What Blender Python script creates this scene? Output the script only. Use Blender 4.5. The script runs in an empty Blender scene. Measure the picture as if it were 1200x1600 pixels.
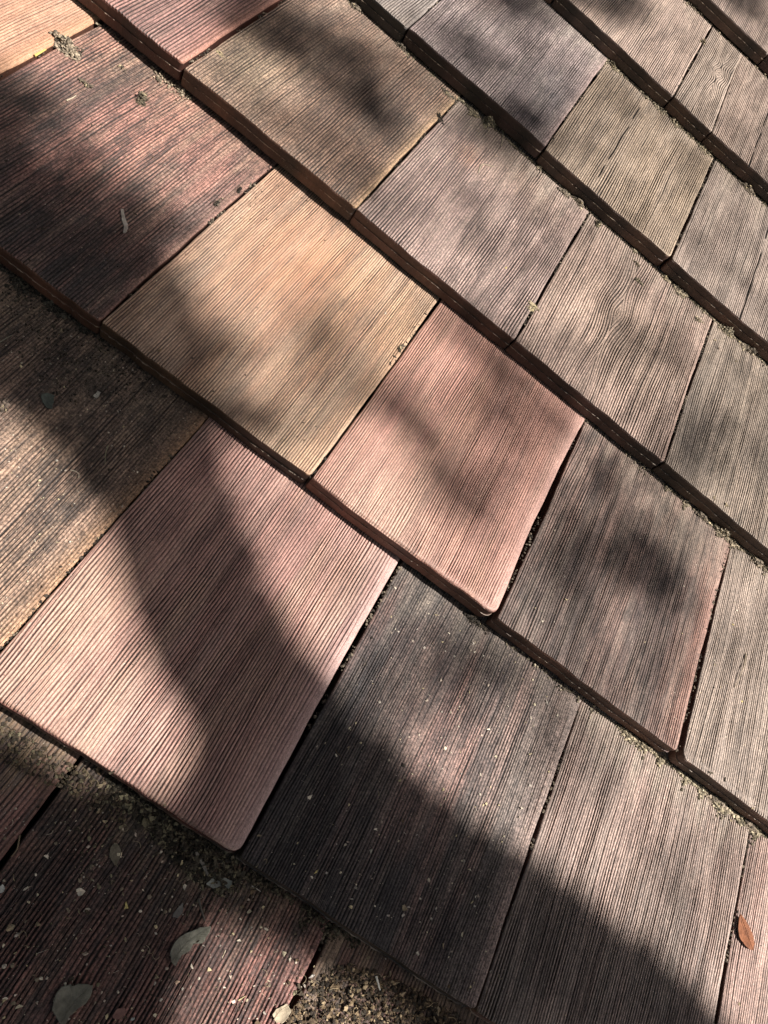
import bpy, math, random
import numpy as np
from mathutils import Vector, Matrix

# ------------------------------------------------------------------ camera, sky, sun, exposure
PITCH = math.radians(25.0)
ORIGIN = np.array([0.0, 0.0, 3.0])                       # roof origin in the world
EU = np.array([1.0, 0.0, 0.0])                           # along a course
EV = np.array([0.0, math.cos(PITCH), math.sin(PITCH)])   # up the slope
EN = np.array([0.0, -math.sin(PITCH), math.cos(PITCH)])  # off the roof
R3 = np.stack([EU, EV, EN], 1)

def W(u, v, n=0.0):
    return ORIGIN + EU * u + EV * v + EN * n

CAM_M = np.array([[0.79043, 0.59423, 0.14827], [0.47204, -0.74165, 0.47648], [0.0, 0.0, 0.0]])
def rodr(r):
    t = np.linalg.norm(r); k = r / t
    K = np.array([[0, -k[2], k[1]], [k[2], 0, -k[0]], [-k[1], k[0], 0]])
    return np.eye(3) + math.sin(t) * K + (1 - math.cos(t)) * K @ K
_b = np.stack([np.array([.75, .66, 0]), np.array([.66, -.75, 0]), np.array([0, 0, -1.])], 1)
CAM_M = rodr(np.array([0.5148317836, -0.1216795405, -0.1102266808])) @ _b    # columns: right, down, forward (roof frame)
CAM_M[:, 0] /= np.linalg.norm(CAM_M[:, 0]); CAM_M[:, 1] /= np.linalg.norm(CAM_M[:, 1])
CAM_C = np.array([2.1970643463 - 2.2, -0.0294718291, 0.4971310808])
FPX = 1200.0

scene = bpy.context.scene
cam_d = bpy.data.cameras.new("camera")
cam = bpy.data.objects.new("camera", cam_d)
scene.collection.objects.link(cam)
scene.camera = cam
cam_d.sensor_fit = 'VERTICAL'; cam_d.sensor_height = 24.0; cam_d.lens = 24.0 * FPX / 1600.0
cam_d.clip_start = 0.02; cam_d.clip_end = 500.0
_Mw = R3 @ CAM_M
_loc = W(*CAM_C)
cam.matrix_world = Matrix(((_Mw[0, 0], -_Mw[0, 1], -_Mw[0, 2], _loc[0]),
                           (_Mw[1, 0], -_Mw[1, 1], -_Mw[1, 2], _loc[1]),
                           (_Mw[2, 0], -_Mw[2, 1], -_Mw[2, 2], _loc[2]), (0, 0, 0, 1)))

SUN_L = np.array([0.50, 0.13, 0.84]); SUN_L /= np.linalg.norm(SUN_L)   # towards the sun, roof frame
SUN_W = R3 @ SUN_L
world = bpy.data.worlds.new("World"); scene.world = world; world.use_nodes = True
nt = world.node_tree
sky = nt.nodes.new('ShaderNodeTexSky'); sky.sky_type = 'NISHITA'; sky.sun_disc = False; sky.dust_density = 3.0; sky.air_density = 0.7; sky.ozone_density = 0.4
sky.sun_elevation = math.asin(SUN_W[2]); sky.sun_rotation = math.atan2(SUN_W[0], SUN_W[1])
nt.links.new(sky.outputs[0], nt.nodes['Background'].inputs[0])
nt.nodes['Background'].inputs[1].default_value = 0.05
sd = bpy.data.lights.new("sun", 'SUN'); sd.energy = 5.0; sd.angle = math.radians(0.55); sd.color = (1.0, 0.955, 0.90)
sun = bpy.data.objects.new("sun", sd); scene.collection.objects.link(sun)
sun.rotation_euler = Vector(SUN_W).to_track_quat('Z', 'Y').to_euler()
scene.view_settings.view_transform = 'Standard'; scene.view_settings.look = 'None'
scene.view_settings.gamma = 1.0; scene.view_settings.exposure = 0.98
scene.cycles.max_bounces = 6

# ------------------------------------------------------------------ helpers
E = 0.235            # exposure of a course
H = 0.0205           # height of a butt above the shingle below
COL = scene.collection

def put(name, me, mat=None, parent=None, u=0, v=0, n=0, rz=0.0):
    o = bpy.data.objects.new(name, me); COL.objects.link(o)
    if mat is not None and me is not None and len(me.materials) == 0: me.materials.append(mat)
    if parent is not None: o.parent = parent
    else: place(o, u, v, n, rz)
    return o

def place(o, u, v, n, rz=0.0):
    o.location = Vector(W(u, v, n))
    o.rotation_euler = (Matrix.Rotation(PITCH, 3, 'X') @ Matrix.Rotation(rz, 3, 'Z')).to_euler()

def tag(o, label=None, cat=None, group=None, kind=None):
    if label: o['label'] = label
    if cat: o['category'] = cat
    if group: o['group'] = group
    if kind: o['kind'] = kind
    return o

def mk_mesh(name, co, faces, smooth=True, tint=None, alpha=1.0):
    """co (N,3); faces: (F,4) or (F,3) array or a list of lists"""
    me = bpy.data.meshes.new(name)
    if isinstance(faces, np.ndarray):
        k = faces.shape[1]; F = faces.shape[0]
        me.vertices.add(len(co)); me.vertices.foreach_set('co', np.asarray(co, np.float32).ravel())
        me.loops.add(F * k); me.loops.foreach_set('vertex_index', faces.astype(np.int32).ravel())
        me.polygons.add(F)
        me.polygons.foreach_set('loop_start', np.arange(0, F * k, k, dtype=np.int32))
        me.polygons.foreach_set('loop_total', np.full(F, k, np.int32))
        me.update(calc_edges=True); me.validate()
    else:
        me.from_pydata([tuple(map(float, c)) for c in co], [], faces); me.update()
    me.polygons.foreach_set('use_smooth', np.full(len(me.polygons), smooth, bool))
    if tint is not None:
        a = me.color_attributes.new('tint', 'FLOAT_COLOR', 'POINT')
        c4 = np.ones((len(co), 4), np.float32); c4[:, :3] = tint; c4[:, 3] = alpha
        a.data.foreach_set('color', c4.ravel())
    return me

def grid_faces(nv, nu):
    i, j = np.meshgrid(np.arange(nv - 1), np.arange(nu - 1), indexing='ij')
    a = (i * nu + j).ravel()
    return np.stack([a, a + 1, a + 1 + nu, a + nu], 1)

def _h(ix, iy, s):
    x = (ix.astype(np.int64) * 374761393 + iy.astype(np.int64) * 668265263 + int(s) * 2147483647) & 0xffffffff
    x = ((x ^ (x >> 13)) * 1274126177) & 0xffffffff
    x = ((x ^ (x >> 16)) * 2246822519) & 0xffffffff
    return ((x ^ (x >> 15)) & 0xffffff) / float(0xffffff)

def vn(x, y, s):
    """value noise 0..1"""
    x = np.asarray(x, float); y = np.asarray(y, float) + 0 * x; x = x + 0 * y
    ix = np.floor(x); iy = np.floor(y); fx = x - ix; fy = y - iy
    fx = fx * fx * (3 - 2 * fx); fy = fy * fy * (3 - 2 * fy)
    a = _h(ix, iy, s); b = _h(ix + 1, iy, s); c = _h(ix, iy + 1, s); d = _h(ix + 1, iy + 1, s)
    return (a * (1 - fx) + b * fx) * (1 - fy) + (c * (1 - fx) + d * fx) * fy

def fbm(x, y, s, o=3):
    t = 0; a = 1; w = 0
    for k in range(o):
        t = t + a * vn(x * 2 ** k, y * 2 ** k, s + 17 * k); w += a; a *= .5
    return t / w

def sst(a, b, x):
    t = np.clip((x - a) / (b - a), 0, 1); return t * t * (3 - 2 * t)

def mixc(c, d, f):
    f = np.asarray(f)[..., None]; return c * (1 - f) + np.asarray(d) * f

def surf_n(k, v):
    return -H * (v - k * E) / E

def on_roof(px, py, lift=0.0):
    """roof (u, v, n) of the shingle surface that the given spot of the photograph shows"""
    d = CAM_M @ np.array([(px - 600) / FPX, (py - 800) / FPX, 1.0])
    n = 0.0; k = None
    for it in range(9):
        t = (n + lift - CAM_C[2]) / d[2]; q = CAM_C + d * t
        if k is None: k = math.floor(q[1] / E + 1e-6)
        n = surf_n(k, max(q[1], k * E))
    return q[0], q[1], n

# ------------------------------------------------------------------ materials
def mat_new(name):
    m = bpy.data.materials.new(name); m.use_nodes = True
    return m, m.node_tree, m.node_tree.nodes, m.node_tree.links, m.node_tree.nodes['Principled BSDF']

def mixnode(N, L, fac, a, b, mode='MIX'):
    x = N.new('ShaderNodeMix'); x.data_type = 'RGBA'; x.blend_type = mode
    for idx, val in ((0, fac), (6, a), (7, b)):
        if hasattr(val, 'is_linked'): L.new(val, x.inputs[idx])
        elif idx == 0: x.inputs[0].default_value = val
        else: x.inputs[idx].default_value = (*val, 1)
    return x.outputs[2]

def noise(N, L, vec, scale, detail=3, rough=.6):
    x = N.new('ShaderNodeTexNoise'); x.inputs['Scale'].default_value = scale
    x.inputs['Detail'].default_value = detail; x.inputs['Roughness'].default_value = rough
    if vec is not None: L.new(vec, x.inputs['Vector'])
    return x.outputs['Fac']

def ramp(N, L, fac, p0, p1, c0=(0, 0, 0), c1=(1, 1, 1)):
    x = N.new('ShaderNodeValToRGB'); x.color_ramp.elements[0].position = p0; x.color_ramp.elements[1].position = p1
    x.color_ramp.elements[0].color = (*c0, 1); x.color_ramp.elements[1].color = (*c1, 1)
    L.new(fac, x.inputs[0]); return x.outputs[0]

def mapping(N, L, sx, sy, sz):
    tc = N.new('ShaderNodeTexCoord'); mp = N.new('ShaderNodeMapping')
    mp.inputs['Scale'].default_value = (sx, sy, sz)
    L.new(tc.outputs['Object'], mp.inputs['Vector'])
    oi = N.new('ShaderNodeObjectInfo')
    L.new(oi.outputs['Location'], mp.inputs['Location'])
    return mp.outputs[0]

def face_material():
    m, t, N, L, B = mat_new('weathered_grain')
    at = N.new('ShaderNodeAttribute'); at.attribute_name = 'tint'
    v1 = mapping(N, L, 1, 1, 1); vs = mapping(N, L, 1, .12, 1)
    fib = noise(N, L, vs, 1500, 3, .6)            # fibres along the grain
    grain = noise(N, L, v1, 1400, 3, .7)          # grit
    spk = noise(N, L, v1, 620, 2, .6)
    c = mixnode(N, L, ramp(N, L, fib, .35, .75), (.72, .72, .72), (1.22, 1.22, 1.22))
    c = mixnode(N, L, 1.0, at.outputs['Color'], c, 'MULTIPLY')
    g = mixnode(N, L, ramp(N, L, grain, .3, .75), (.62, .61, .60), (1.35, 1.35, 1.34))
    c = mixnode(N, L, 1.0, c, g, 'MULTIPLY')
    dk = ramp(N, L, spk, .69, .74)                # small dark flecks of dirt
    c = mixnode(N, L, dk, c, (.022, .018, .015))
    sp2 = noise(N, L, v1, 830, 1, .5)
    c = mixnode(N, L, ramp(N, L, sp2, .755, .80), c, (.50, .46, .38))   # pale flecks
    # gritty film, as strong as the shingle is dirty (the attribute's alpha)
    n3 = noise(N, L, v1, 520, 4, .75); n4 = noise(N, L, v1, 190, 3, .7)
    sp3 = ramp(N, L, n3, .40, .62, (.42, .41, .40), (1.5, 1.47, 1.42)); sp4 = ramp(N, L, n4, .35, .65, (.84, .83, .82), (1.12, 1.11, 1.1))
    gg = mixnode(N, L, 1.0, sp3, sp4, 'MULTIPLY')
    c2 = mixnode(N, L, 1.0, c, gg, 'MULTIPLY')
    c = mixnode(N, L, at.outputs['Alpha'], c, c2)
    L.new(c, B.inputs['Base Color'])
    rg = ramp(N, L, noise(N, L, v1, 60, 3), .3, .8, (.50,) * 3, (.72,) * 3); mm = N.new('ShaderNodeMath'); mm.operation = 'MULTIPLY_ADD'; L.new(at.outputs['Alpha'], mm.inputs[0]); mm.inputs[1].default_value = .22; mm.inputs[2].default_value = -.12
    m2 = N.new('ShaderNodeMath'); m2.operation = 'ADD'; L.new(rg, m2.inputs[0]); L.new(mm.outputs[0], m2.inputs[1]); L.new(m2.outputs[0], B.inputs['Roughness'])
    B.inputs['Specular IOR Level'].default_value = .38
    bp = N.new('ShaderNodeBump'); bp.inputs['Strength'].default_value = .5; bp.inputs['Distance'].default_value = .0005
    ad = N.new('ShaderNodeMath'); ad.operation = 'ADD'
    L.new(fib, ad.inputs[0]); L.new(grain, ad.inputs[1]); L.new(ad.outputs[0], bp.inputs['Height'])
    L.new(bp.outputs[0], B.inputs['Normal'])
    return m

def edge_material():
    m, t, N, L, B = mat_new('brown_moulded_edge')
    at = N.new('ShaderNodeAttribute'); at.attribute_name = 'tint'
    v1 = mapping(N, L, 1, 1, 1)
    g = mixnode(N, L, ramp(N, L, noise(N, L, v1, 260, 5, .7), .25, .8), (.5, .48, .45), (1.5, 1.5, 1.5))
    c = mixnode(N, L, 1.0, at.outputs['Color'], g, 'MULTIPLY')
    c = mixnode(N, L, ramp(N, L, noise(N, L, v1, 900, 2), .70, .76), c, (.34, .28, .21))
    L.new(c, B.inputs['Base Color']); B.inputs['Roughness'].default_value = .6
    bp = N.new('ShaderNodeBump'); bp.inputs['Strength'].default_value = .5; bp.inputs['Distance'].default_value = .0006
    L.new(noise(N, L, v1, 700, 4), bp.inputs['Height']); L.new(bp.outputs[0], B.inputs['Normal'])
    return m

def simple(name, col, col2, scale=300, rough=.8, bump=.0004, use_tint=False, spec=.3, trans=0):
    m, t, N, L, B = mat_new(name)
    v1 = mapping(N, L, 1, 1, 1)
    c = mixnode(N, L, ramp(N, L, noise(N, L, v1, scale, 4, .65), .3, .72), col, col2)
    if use_tint:
        at = N.new('ShaderNodeAttribute'); at.attribute_name = 'tint'
        c = mixnode(N, L, 1.0, at.outputs['Color'], c, 'MULTIPLY')
    L.new(c, B.inputs['Base Color']); B.inputs['Roughness'].default_value = rough
    B.inputs['Specular IOR Level'].default_value = spec
    bp = N.new('ShaderNodeBump'); bp.inputs['Strength'].default_value = .6; bp.inputs['Distance'].default_value = bump
    L.new(noise(N, L, v1, scale * 1.7, 4), bp.inputs['Height']); L.new(bp.outputs[0], B.inputs['Normal'])
    return m

M_FACE = face_material(); M_EDGE = edge_material()
M_CRUMB = simple('dirt_crumbs', (.78, .72, .67), (1.26, 1.16, 1.06), 900, .95, .0003, True)
M_DECK = simple('black_underlay', (.012, .011, .010), (.03, .026, .022), 60, .95, .001)

# ------------------------------------------------------------------ the shingles
PINK = (.46, .265, .215); MAUVE = (.40, .265, .235); TAN = (.48, .33, .235); ORANGE = (.50, .28, .15)
GREY = (.335, .275, .245); BEIGE = (.40, .335, .275); CHAR = (.062, .060, .066); ROSE = (.30, .155, .135)
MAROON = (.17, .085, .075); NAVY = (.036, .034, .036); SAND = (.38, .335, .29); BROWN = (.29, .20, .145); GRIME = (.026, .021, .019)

def shingle_geo(w, p, seed, fine=1.0, L=E + 0.085):
    rib = p.get('rib', .0031) * p.get('ribk', .80); dep = p.get('depth', .00085) * p.get('depk', 1.1)
    nu = int(w / (.00028 / fine)) + 1; nr = 9
    rc = p.get('corner', .003)
    nvl = int(100 * fine)
    vs = np.concatenate([rc * (1 - np.cos(np.linspace(0, 1, nr) * math.pi / 2)), np.linspace(rc, L, nvl)[1:]])
    nv = len(vs); V = vs[:, None]; s = np.linspace(0, 1, nu)[None, :]
    tuck = sst(0, 1, V / E)
    bl, br = p.get('bowl', 0), p.get('bowr', .001)
    jit = lambda sd: (vn(V / .03, 0 * V, sd) - .5) * .0010 + (vn(V / .008, 0 * V, sd + 1) - .5) * .0003
    rnd = lambda r: r - np.sqrt(np.maximum(r * r - np.clip(r - V, 0, r) ** 2, 0))
    left = bl * np.sin(math.pi * np.clip(V / E, 0, 1)) + jit(seed) + rnd(p.get('cl', .0015)) + p.get('el', 0) * V / E
    right = w - br * np.sin(math.pi * np.clip(V / E, 0, 1)) + jit(seed + 5) - rnd(rc) + p.get('er', 0) * V / E
    U = left + (right - left) * s; Vg = V + 0 * U
    # butt line is slightly uneven
    Vg = Vg + ((vn(U / .05, 0 * U, seed + 9) - .5) * .0016 + (vn(U / .012, 0 * U, seed + 10) - .5) * .0008 + p.get('skew', 0) * (U / w - .5)) * np.exp(-V / .02)
    # --- grain phase
    amp = p.get('wave', .62)
    ph = U + amp * ((vn(U / .05, Vg / .13, seed + 11) - .5) * .008 + (vn(U / .02, Vg / .07, seed + 12) - .5) * .0022
                    + (vn(U / .006, Vg / .022, seed + 13) - .5) * .0011) + p.get('slant', 0) * Vg
    if 'knot' in p:
        ku, kv, kr = p['knot']
        du = U - ku; dv = (Vg - kv) * .72
        r = np.sqrt(du * du + dv * dv + 1e-8)
        ph = ph + (r - np.abs(du)) * np.exp(-(r / kr) ** 2) * np.sign(du + 1e-9) * p.get('knotk', 1.0)
    ph = ph / rib
    idr = np.floor(ph); f = ph - idr
    hr = _h(idr, 0 * idr, seed + 21); hr2 = _h(idr, 0 * idr, seed + 22)
    ev = p.get('even', 0.0); wd = (.12 + .13 * hr * p.get('gw', 1.0)) * (1 - ev) + ev * (.135 + .07 * hr)
    gr = np.exp(-((f - .5) / wd) ** 2)
    # second, finer set of fibres splitting some ribs
    f2 = (ph * 2 + .7 * hr2) % 1.0; brk = sst(.30, .5, vn(ph * .7, Vg / .045, seed + 26))
    gr2 = np.exp(-((f2 - .5) / .16) ** 2) * (hr2 > .30) * sst(.45, .7, vn(U / .01, Vg / .05, seed + 23))
    mod = (.50 + .85 * hr * .6) * (1 - ev) + ev * (.72 + .22 * hr) + (.55 - .3 * ev) * sst(.25, .8, vn(ph * .9, Vg / .025, seed + 24))
    wear = sst(.15, .55, vn(U / .035, Vg / .09, seed + 25)) * .35 + .65
    groove = np.clip(gr * mod * (.62 + .30 * ev + (.38 - .30 * ev) * brk) + .45 * gr2, 0, 1.15) * wear
    edge_r = (right - U); edge_l = (U - left)
    smr = p.get('smooth_r', .0025)
    mask = sst(0, smr, edge_r - smr * .35) * sst(0, .002, edge_l)
    groove = groove * mask
    for gu in p.get('cuts', []):                      # false joints moulded into the face
        gg = np.exp(-((U - gu - (vn(Vg / .03, 0 * Vg, seed + 31) - .5) * .002) / .0007) ** 2)
        groove = np.maximum(groove, 1.8 * gg * sst(.2, .4, vn(Vg / .02, 0 * Vg + 3, seed + 32)))
    # dirt lies deepest at the top of the exposure and hides the grain there
    film = fbm(U / .008, Vg / .045, seed + 46, 5)
    fill = np.clip(p.get('fill', .35) * (sst(.55, 1.05, V / E + .35 * (film - .5)) + .6 * sst(.5, .75, film)), 0, .85)
    groove = groove * (1 - fill)
    pits = sst(.80, .90, vn(U / .0011, Vg / .0016, seed + 33)) * p.get('pits', .5)
    lump = (fbm(U / .006, Vg / .03, seed + 34, 3) - .5) * .0006
    Z0 = -H * Vg / E + p.get('lift', 0) + p.get('tilt', 0) * (U / w - .5) \
        + (vn(U / .09, Vg / .11, seed + 35) - .5) * .0016 * sst(0, .1, E - V)
    re = p.get('round', .0016)
    fil = lambda d: re * (1 - np.sqrt(np.maximum(1 - (1 - np.clip(d / re, 0, 1)) ** 2, 0)))
    Z = Z0 - dep * groove + lump * (1 - .5 * groove) - .0003 * pits - fil(edge_r) * .9 - fil(edge_l) * .8
    Z = Z - fil(Vg * 1.2) * p.get('soft', .25)
    # --- colour
    un = U / w; vv = Vg / E
    base = np.array(p['c1']) + 0 * U[..., None]
    st = sst(.35, .65, fbm(U / .012, Vg / .12, seed + 41, 3)); base = mixc(base, p['c2'], st * p.get('mix', .7))
    st = sst(.45, .75, fbm(U / .018, Vg / .09, seed + 42, 4))
    base = mixc(base, p.get('c3', GREY), st * p.get('mix3', .35))
    base = base * (1 + .35 * (hr - .5) + .22 * (vn(ph * .5, Vg / .04, seed + 43) - .5))[..., None]
    for (cu, cv, ru, rv, cc, am) in p.get('stains', []):  # stains, with shade and sunlight painted in on some shingles
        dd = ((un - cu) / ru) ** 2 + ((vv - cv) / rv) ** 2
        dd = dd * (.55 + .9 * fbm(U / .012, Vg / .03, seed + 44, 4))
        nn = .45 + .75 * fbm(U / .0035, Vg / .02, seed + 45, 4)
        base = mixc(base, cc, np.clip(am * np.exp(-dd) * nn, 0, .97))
    # dusty top of the exposure and general film of dirt
    fine_d = fbm(U / .0016, Vg / .0022, seed + 47, 3)
    dust = p.get('dust', .3) * sst(.42, .72, film) + p.get('top', .5) * sst(.78, 1.0, vv + .22 * (film - .5)) \
        + p.get('left_dust', 0) * np.exp(-edge_l / .012) * film
    base = mixc(base, p.get('dustc', SAND), np.clip(dust * (.35 + .9 * fine_d), 0, .85))
    gm = p.get('grime', .8)
    base = mixc(base, p.get('grimec', GRIME), np.clip(groove * min(1.3, gm * 1.45) * (.66 + .75 * fine_d), 0, .97))
    base = base * (1 + .38 * np.clip(1 - 2.2 * groove, -1, 1))[..., None]
    sv = fbm(U / .0045, Vg / .020, seed + 48, 5) + .5 * (fbm(U / .03, Vg / .04, seed + 49, 3) - .5)
    blk = sst(.50, .66, sv) * p.get('soot', .25) * .95
    base = mixc(base, (.035, .033, .036), np.clip(blk * (.15 + 1.35 * fine_d), 0, .92))
    bl2 = sst(.50, .60, fbm(U / .010, Vg / .013, seed + 63, 5)) * sst(.35, .7, fbm(U / .05, Vg / .06, seed + 64, 2))
    base = mixc(base, (.030, .029, .030), np.clip(bl2 * p.get('soot', .25) * 1.1 * (.2 + 1.1 * fbm(U / .0014, Vg / .003, seed + 65, 2)), 0, .85))
    stk = sst(.60, .80, fbm(U / .0030, Vg / .11, seed + 61, 3)) * sst(.3, .7, fbm(U / .03, Vg / .05, seed + 62, 2))
    base = mixc(base, (.06, .05, .045), np.clip(stk * p.get('streak', .32), 0, .8))
    base = base * np.array(p.get('gain', (.86, .80, .755)))
    rm = np.exp(-np.clip(edge_r, 0, 1) / p.get('rimw', .003)) * p.get('rim', .25)
    base = mixc(base, p.get('rimc', p['c1']), rm)  # right rims: clean colour, and sunlit edges painted lighter on some shingles
    co = np.stack([U, Vg, Z], -1).reshape(-1, 3)
    faces = grid_faces(nv, nu)
    # --- edges: skirt round the left side, the butt and the right side
    P = np.concatenate([np.stack([U[::-1, 0], Vg[::-1, 0], Z[::-1, 0], Z0[::-1, 0]], 1),
                        np.stack([U[0, 1:-1], Vg[0, 1:-1], Z[0, 1:-1], Z0[0, 1:-1]], 1),
                        np.stack([U[:, -1], Vg[:, -1], Z[:, -1], Z0[:, -1]], 1)])
    T = np.gradient(P[:, :2], axis=0); ks = 9
    nrm = np.stack([T[:, 1], -T[:, 0]], 1); nrm /= np.linalg.norm(nrm, axis=1)[:, None] + 1e-12
    pad = np.pad(nrm, ((ks, ks), (0, 0)), 'edge')
    nrm = sum(pad[i:i + len(nrm)] for i in range(2 * ks + 1)); nrm /= np.linalg.norm(nrm, axis=1)[:, None] + 1e-12
    front = sst(.3, .9, -nrm[:, 1])
    thick = H - .0024 - p.get('gap', .0)
    ln = np.arange(len(P)) * .00042
    wob = (vn(ln / .004, 0 * ln, seed + 51) - .5) + .7 * (vn(ln / .0012, 0 * ln, seed + 52) - .5)
    wob2 = (vn(ln / .02, 0 * ln, seed + 53) - .5)
    seam = p.get('seam', 1.3)
    prof = [(0, 0, 0), (.0006, .12, .15), (.0006, .46, .5), (.0008, .49, 1), (.0008 + .0005 * seam, .500, 2), (.0008 + .0005 * seam, .515, 2), (.0010, .56, 1), (.0009, 1.0, .6)]
    rings = []; cols = []
    ek = p.get('edgek', 1.0)
    ec = np.array(p.get('edge', (.105, .050, .032))) * np.array([.72, .56, .52]) * ek
    ec = ec * .75 + .055 * np.array(p['c1']) * ek
    for (o, d, a) in prof:
        off = (o + a * .00042 * wob + (.0004 * wob2 if a else 0)) * (.08 + .92 * front)
        if a == 0: off = off * 0
        z = np.where(d == 0, P[:, 2], P[:, 3] - d * thick + .0006 * wob2 * (0 < d < 1))
        rings.append(np.stack([P[:, 0] + nrm[:, 0] * off, P[:, 1] + nrm[:, 1] * off, z], 1))
        cc = ec * np.clip(1 + .5 * wob2 + 1.3 * (vn(ln / .035, 0 * ln, seed + 54) - .5), .25, 2)[:, None]
        if d < .5: cc = cc * .8  # upper half painted darker, as the lower half catches more light
        if a == 2: cc = mixc(cc, (.36, .28, .21), np.clip(.9 * wob + 1.2 * wob2 + .25, 0, 1) * .8)  # pale broken colour painted on the ledge where it catches sun
        if d == 0: cc = ec * 1.4 + 0 * cc  # sunlit top arris painted brighter
        cols.append(cc)
    n1 = len(P); rc_ = np.concatenate(rings)
    i, j = np.meshgrid(np.arange(len(prof) - 1), np.arange(n1 - 1), indexing='ij'); a = (i * n1 + j).ravel()
    ef = np.stack([a, a + n1, a + n1 + 1, a + 1], 1)
    return co, faces, base.reshape(-1, 3), rc_, ef, np.concatenate(cols)

def shingle_meshes(w, p, seed, fine=1.0):
    co, fa, col, eco, ef, ecol = shingle_geo(w, p, seed, fine)
    f = mk_mesh('grained_face', co, fa, True, col, p.get('grit', .5)); f.materials.append(M_FACE)
    e = mk_mesh('butt_edge', eco, ef, False, ecol); e.materials.append(M_EDGE)
    return f, e

SHINGLES = 'grained roof shingles laid in overlapping courses'
def shingle(k, u0, u1, label, p, seed):
    r = bpy.data.objects.new('roof_shingle', None); COL.objects.link(r); r.empty_display_size = .05
    place(r, u0, k * E, 0.0)
    tag(r, label, 'roof shingle', SHINGLES)
    f, e = shingle_meshes(u1 - u0, p, seed)
    put('grained_face', f, parent=r); put('butt_edge', e, parent=r)
    return r

T = []
def S(k, u0, u1, label, **p): T.append((k, u0, u1, label, p))
# course at the very bottom
S(-1, -.172, .0055, 'maroon shingle in the bottom left corner, left of the crooked dark joint',
  ribk=.78, c1=MAROON, c2=ROSE, mix=.6, c3=CHAR, mix3=.5, dust=.45, top=.8, dustc=(.20, .155, .10), soot=.6, rib=.0036, depth=.0010, edge=(.08, .035, .028))
S(-1, .0095, .195, 'dark maroon shingle strewn with big dead leaves, below the mauve shingle',
  ribk=.78, grit=1.0, c1=(.29, .145, .13), c2=MAROON, mix=.65, c3=(.10, .065, .06), mix3=.55, dust=.22, top=.75, dustc=(.14, .12, .09), soot=.65, rib=.0033, depth=.0012, grime=.95,
  stains=[(.35, .85, .5, .35, (.04, .036, .033), .8), (.9, -.05, .2, .5, (.46, .25, .215), .8)], rim=.7, rimc=(.38, .19, .17), rimw=.006)
S(-1, .1995, .382, 'dark shingle at the bottom edge mostly buried by the heap of leaf litter',
  c1=MAROON, c2=(.20, .12, .10), mix=.6, c3=(.09, .075, .06), mix3=.6, dust=.6, top=.5, dustc=(.22, .17, .12), soot=.6, rib=.0032, depth=.001)
# second course
S(0, -.245, -.068, 'tan shingle at the left edge with blackened upper half and clean orange right rim',
  ribk=.8, grit=.9, streak=.5, gain=(.92, .84, .80), c1=(.42, .31, .24), c2=(.36, .27, .225), mix=.7, c3=(.17, .13, .105), mix3=.4, dust=.35, top=.5, dustc=(.20, .17, .13), soot=.55, rib=.0028, depth=.00075, grime=.75,
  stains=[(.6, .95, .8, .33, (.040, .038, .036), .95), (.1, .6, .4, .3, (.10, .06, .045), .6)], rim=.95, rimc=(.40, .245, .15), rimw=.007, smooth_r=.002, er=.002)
S(0, -.0655, .1155, 'large clean mauve pink shingle with a rounded lower right corner, at the lower left',
  fill=.05, ribk=.68, even=.75, depk=1.0, grit=.2, streak=.15, gain=(.88, .825, .80), c1=(.47, .295, .255), c2=(.42, .245, .215), mix=.8, c3=(.48, .33, .25), mix3=.55, dust=.14, top=.12, soot=.14, rib=.00335, depth=.0011, grime=.72, grimec=(.07, .040, .036),
  corner=.007, smooth_r=.007, rim=.8, rimc=(.46, .33, .31), rimw=.010, edge=(.11, .042, .034), soft=1.0, round=.0026, pits=.2, el=.001, er=-.003, wave=.8, lift=.0022, seam=.5, stains=[(.1, .1, .35, .35, (.50, .35, .25), .5)])  # golden patch at the lower left: sunlight painted into the colour
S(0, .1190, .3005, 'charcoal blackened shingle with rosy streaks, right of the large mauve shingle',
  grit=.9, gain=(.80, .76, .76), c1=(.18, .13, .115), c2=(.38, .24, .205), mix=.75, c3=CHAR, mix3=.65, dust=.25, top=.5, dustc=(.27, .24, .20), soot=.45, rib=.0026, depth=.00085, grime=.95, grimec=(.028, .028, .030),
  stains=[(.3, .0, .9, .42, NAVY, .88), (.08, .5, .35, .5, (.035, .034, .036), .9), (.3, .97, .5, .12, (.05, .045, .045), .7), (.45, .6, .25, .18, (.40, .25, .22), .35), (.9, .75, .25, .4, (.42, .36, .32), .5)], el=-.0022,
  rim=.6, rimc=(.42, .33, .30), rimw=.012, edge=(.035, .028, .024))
S(0, .3028, .4885, 'grey pink shingle with a sandy top edge, left of the thin orange leaf',
  c1=(.43, .33, .30), c2=(.33, .275, .25), mix=.7, c3=(.17, .155, .15), mix3=.5, dust=.3, top=.85, soot=.35, rib=.0024, depth=.0009, grime=.95,
  stains=[(.1, .1, .5, .35, (.07, .065, .065), .75)], cl=.003, bowl=.0008, el=-.0005, rim=.3, rimc=(.42, .37, .33))
S(0, .4925, .671, 'rosy grey shingle at the lower right edge, under the orange leaf',
  c1=(.44, .315, .285), c2=(.36, .275, .25), mix=.7, c3=(.2, .16, .15), mix3=.4, dust=.25, top=.4, soot=.3, rib=.0024, depth=.0008, grime=.9, el=-.001, bowl=.0005)
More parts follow.
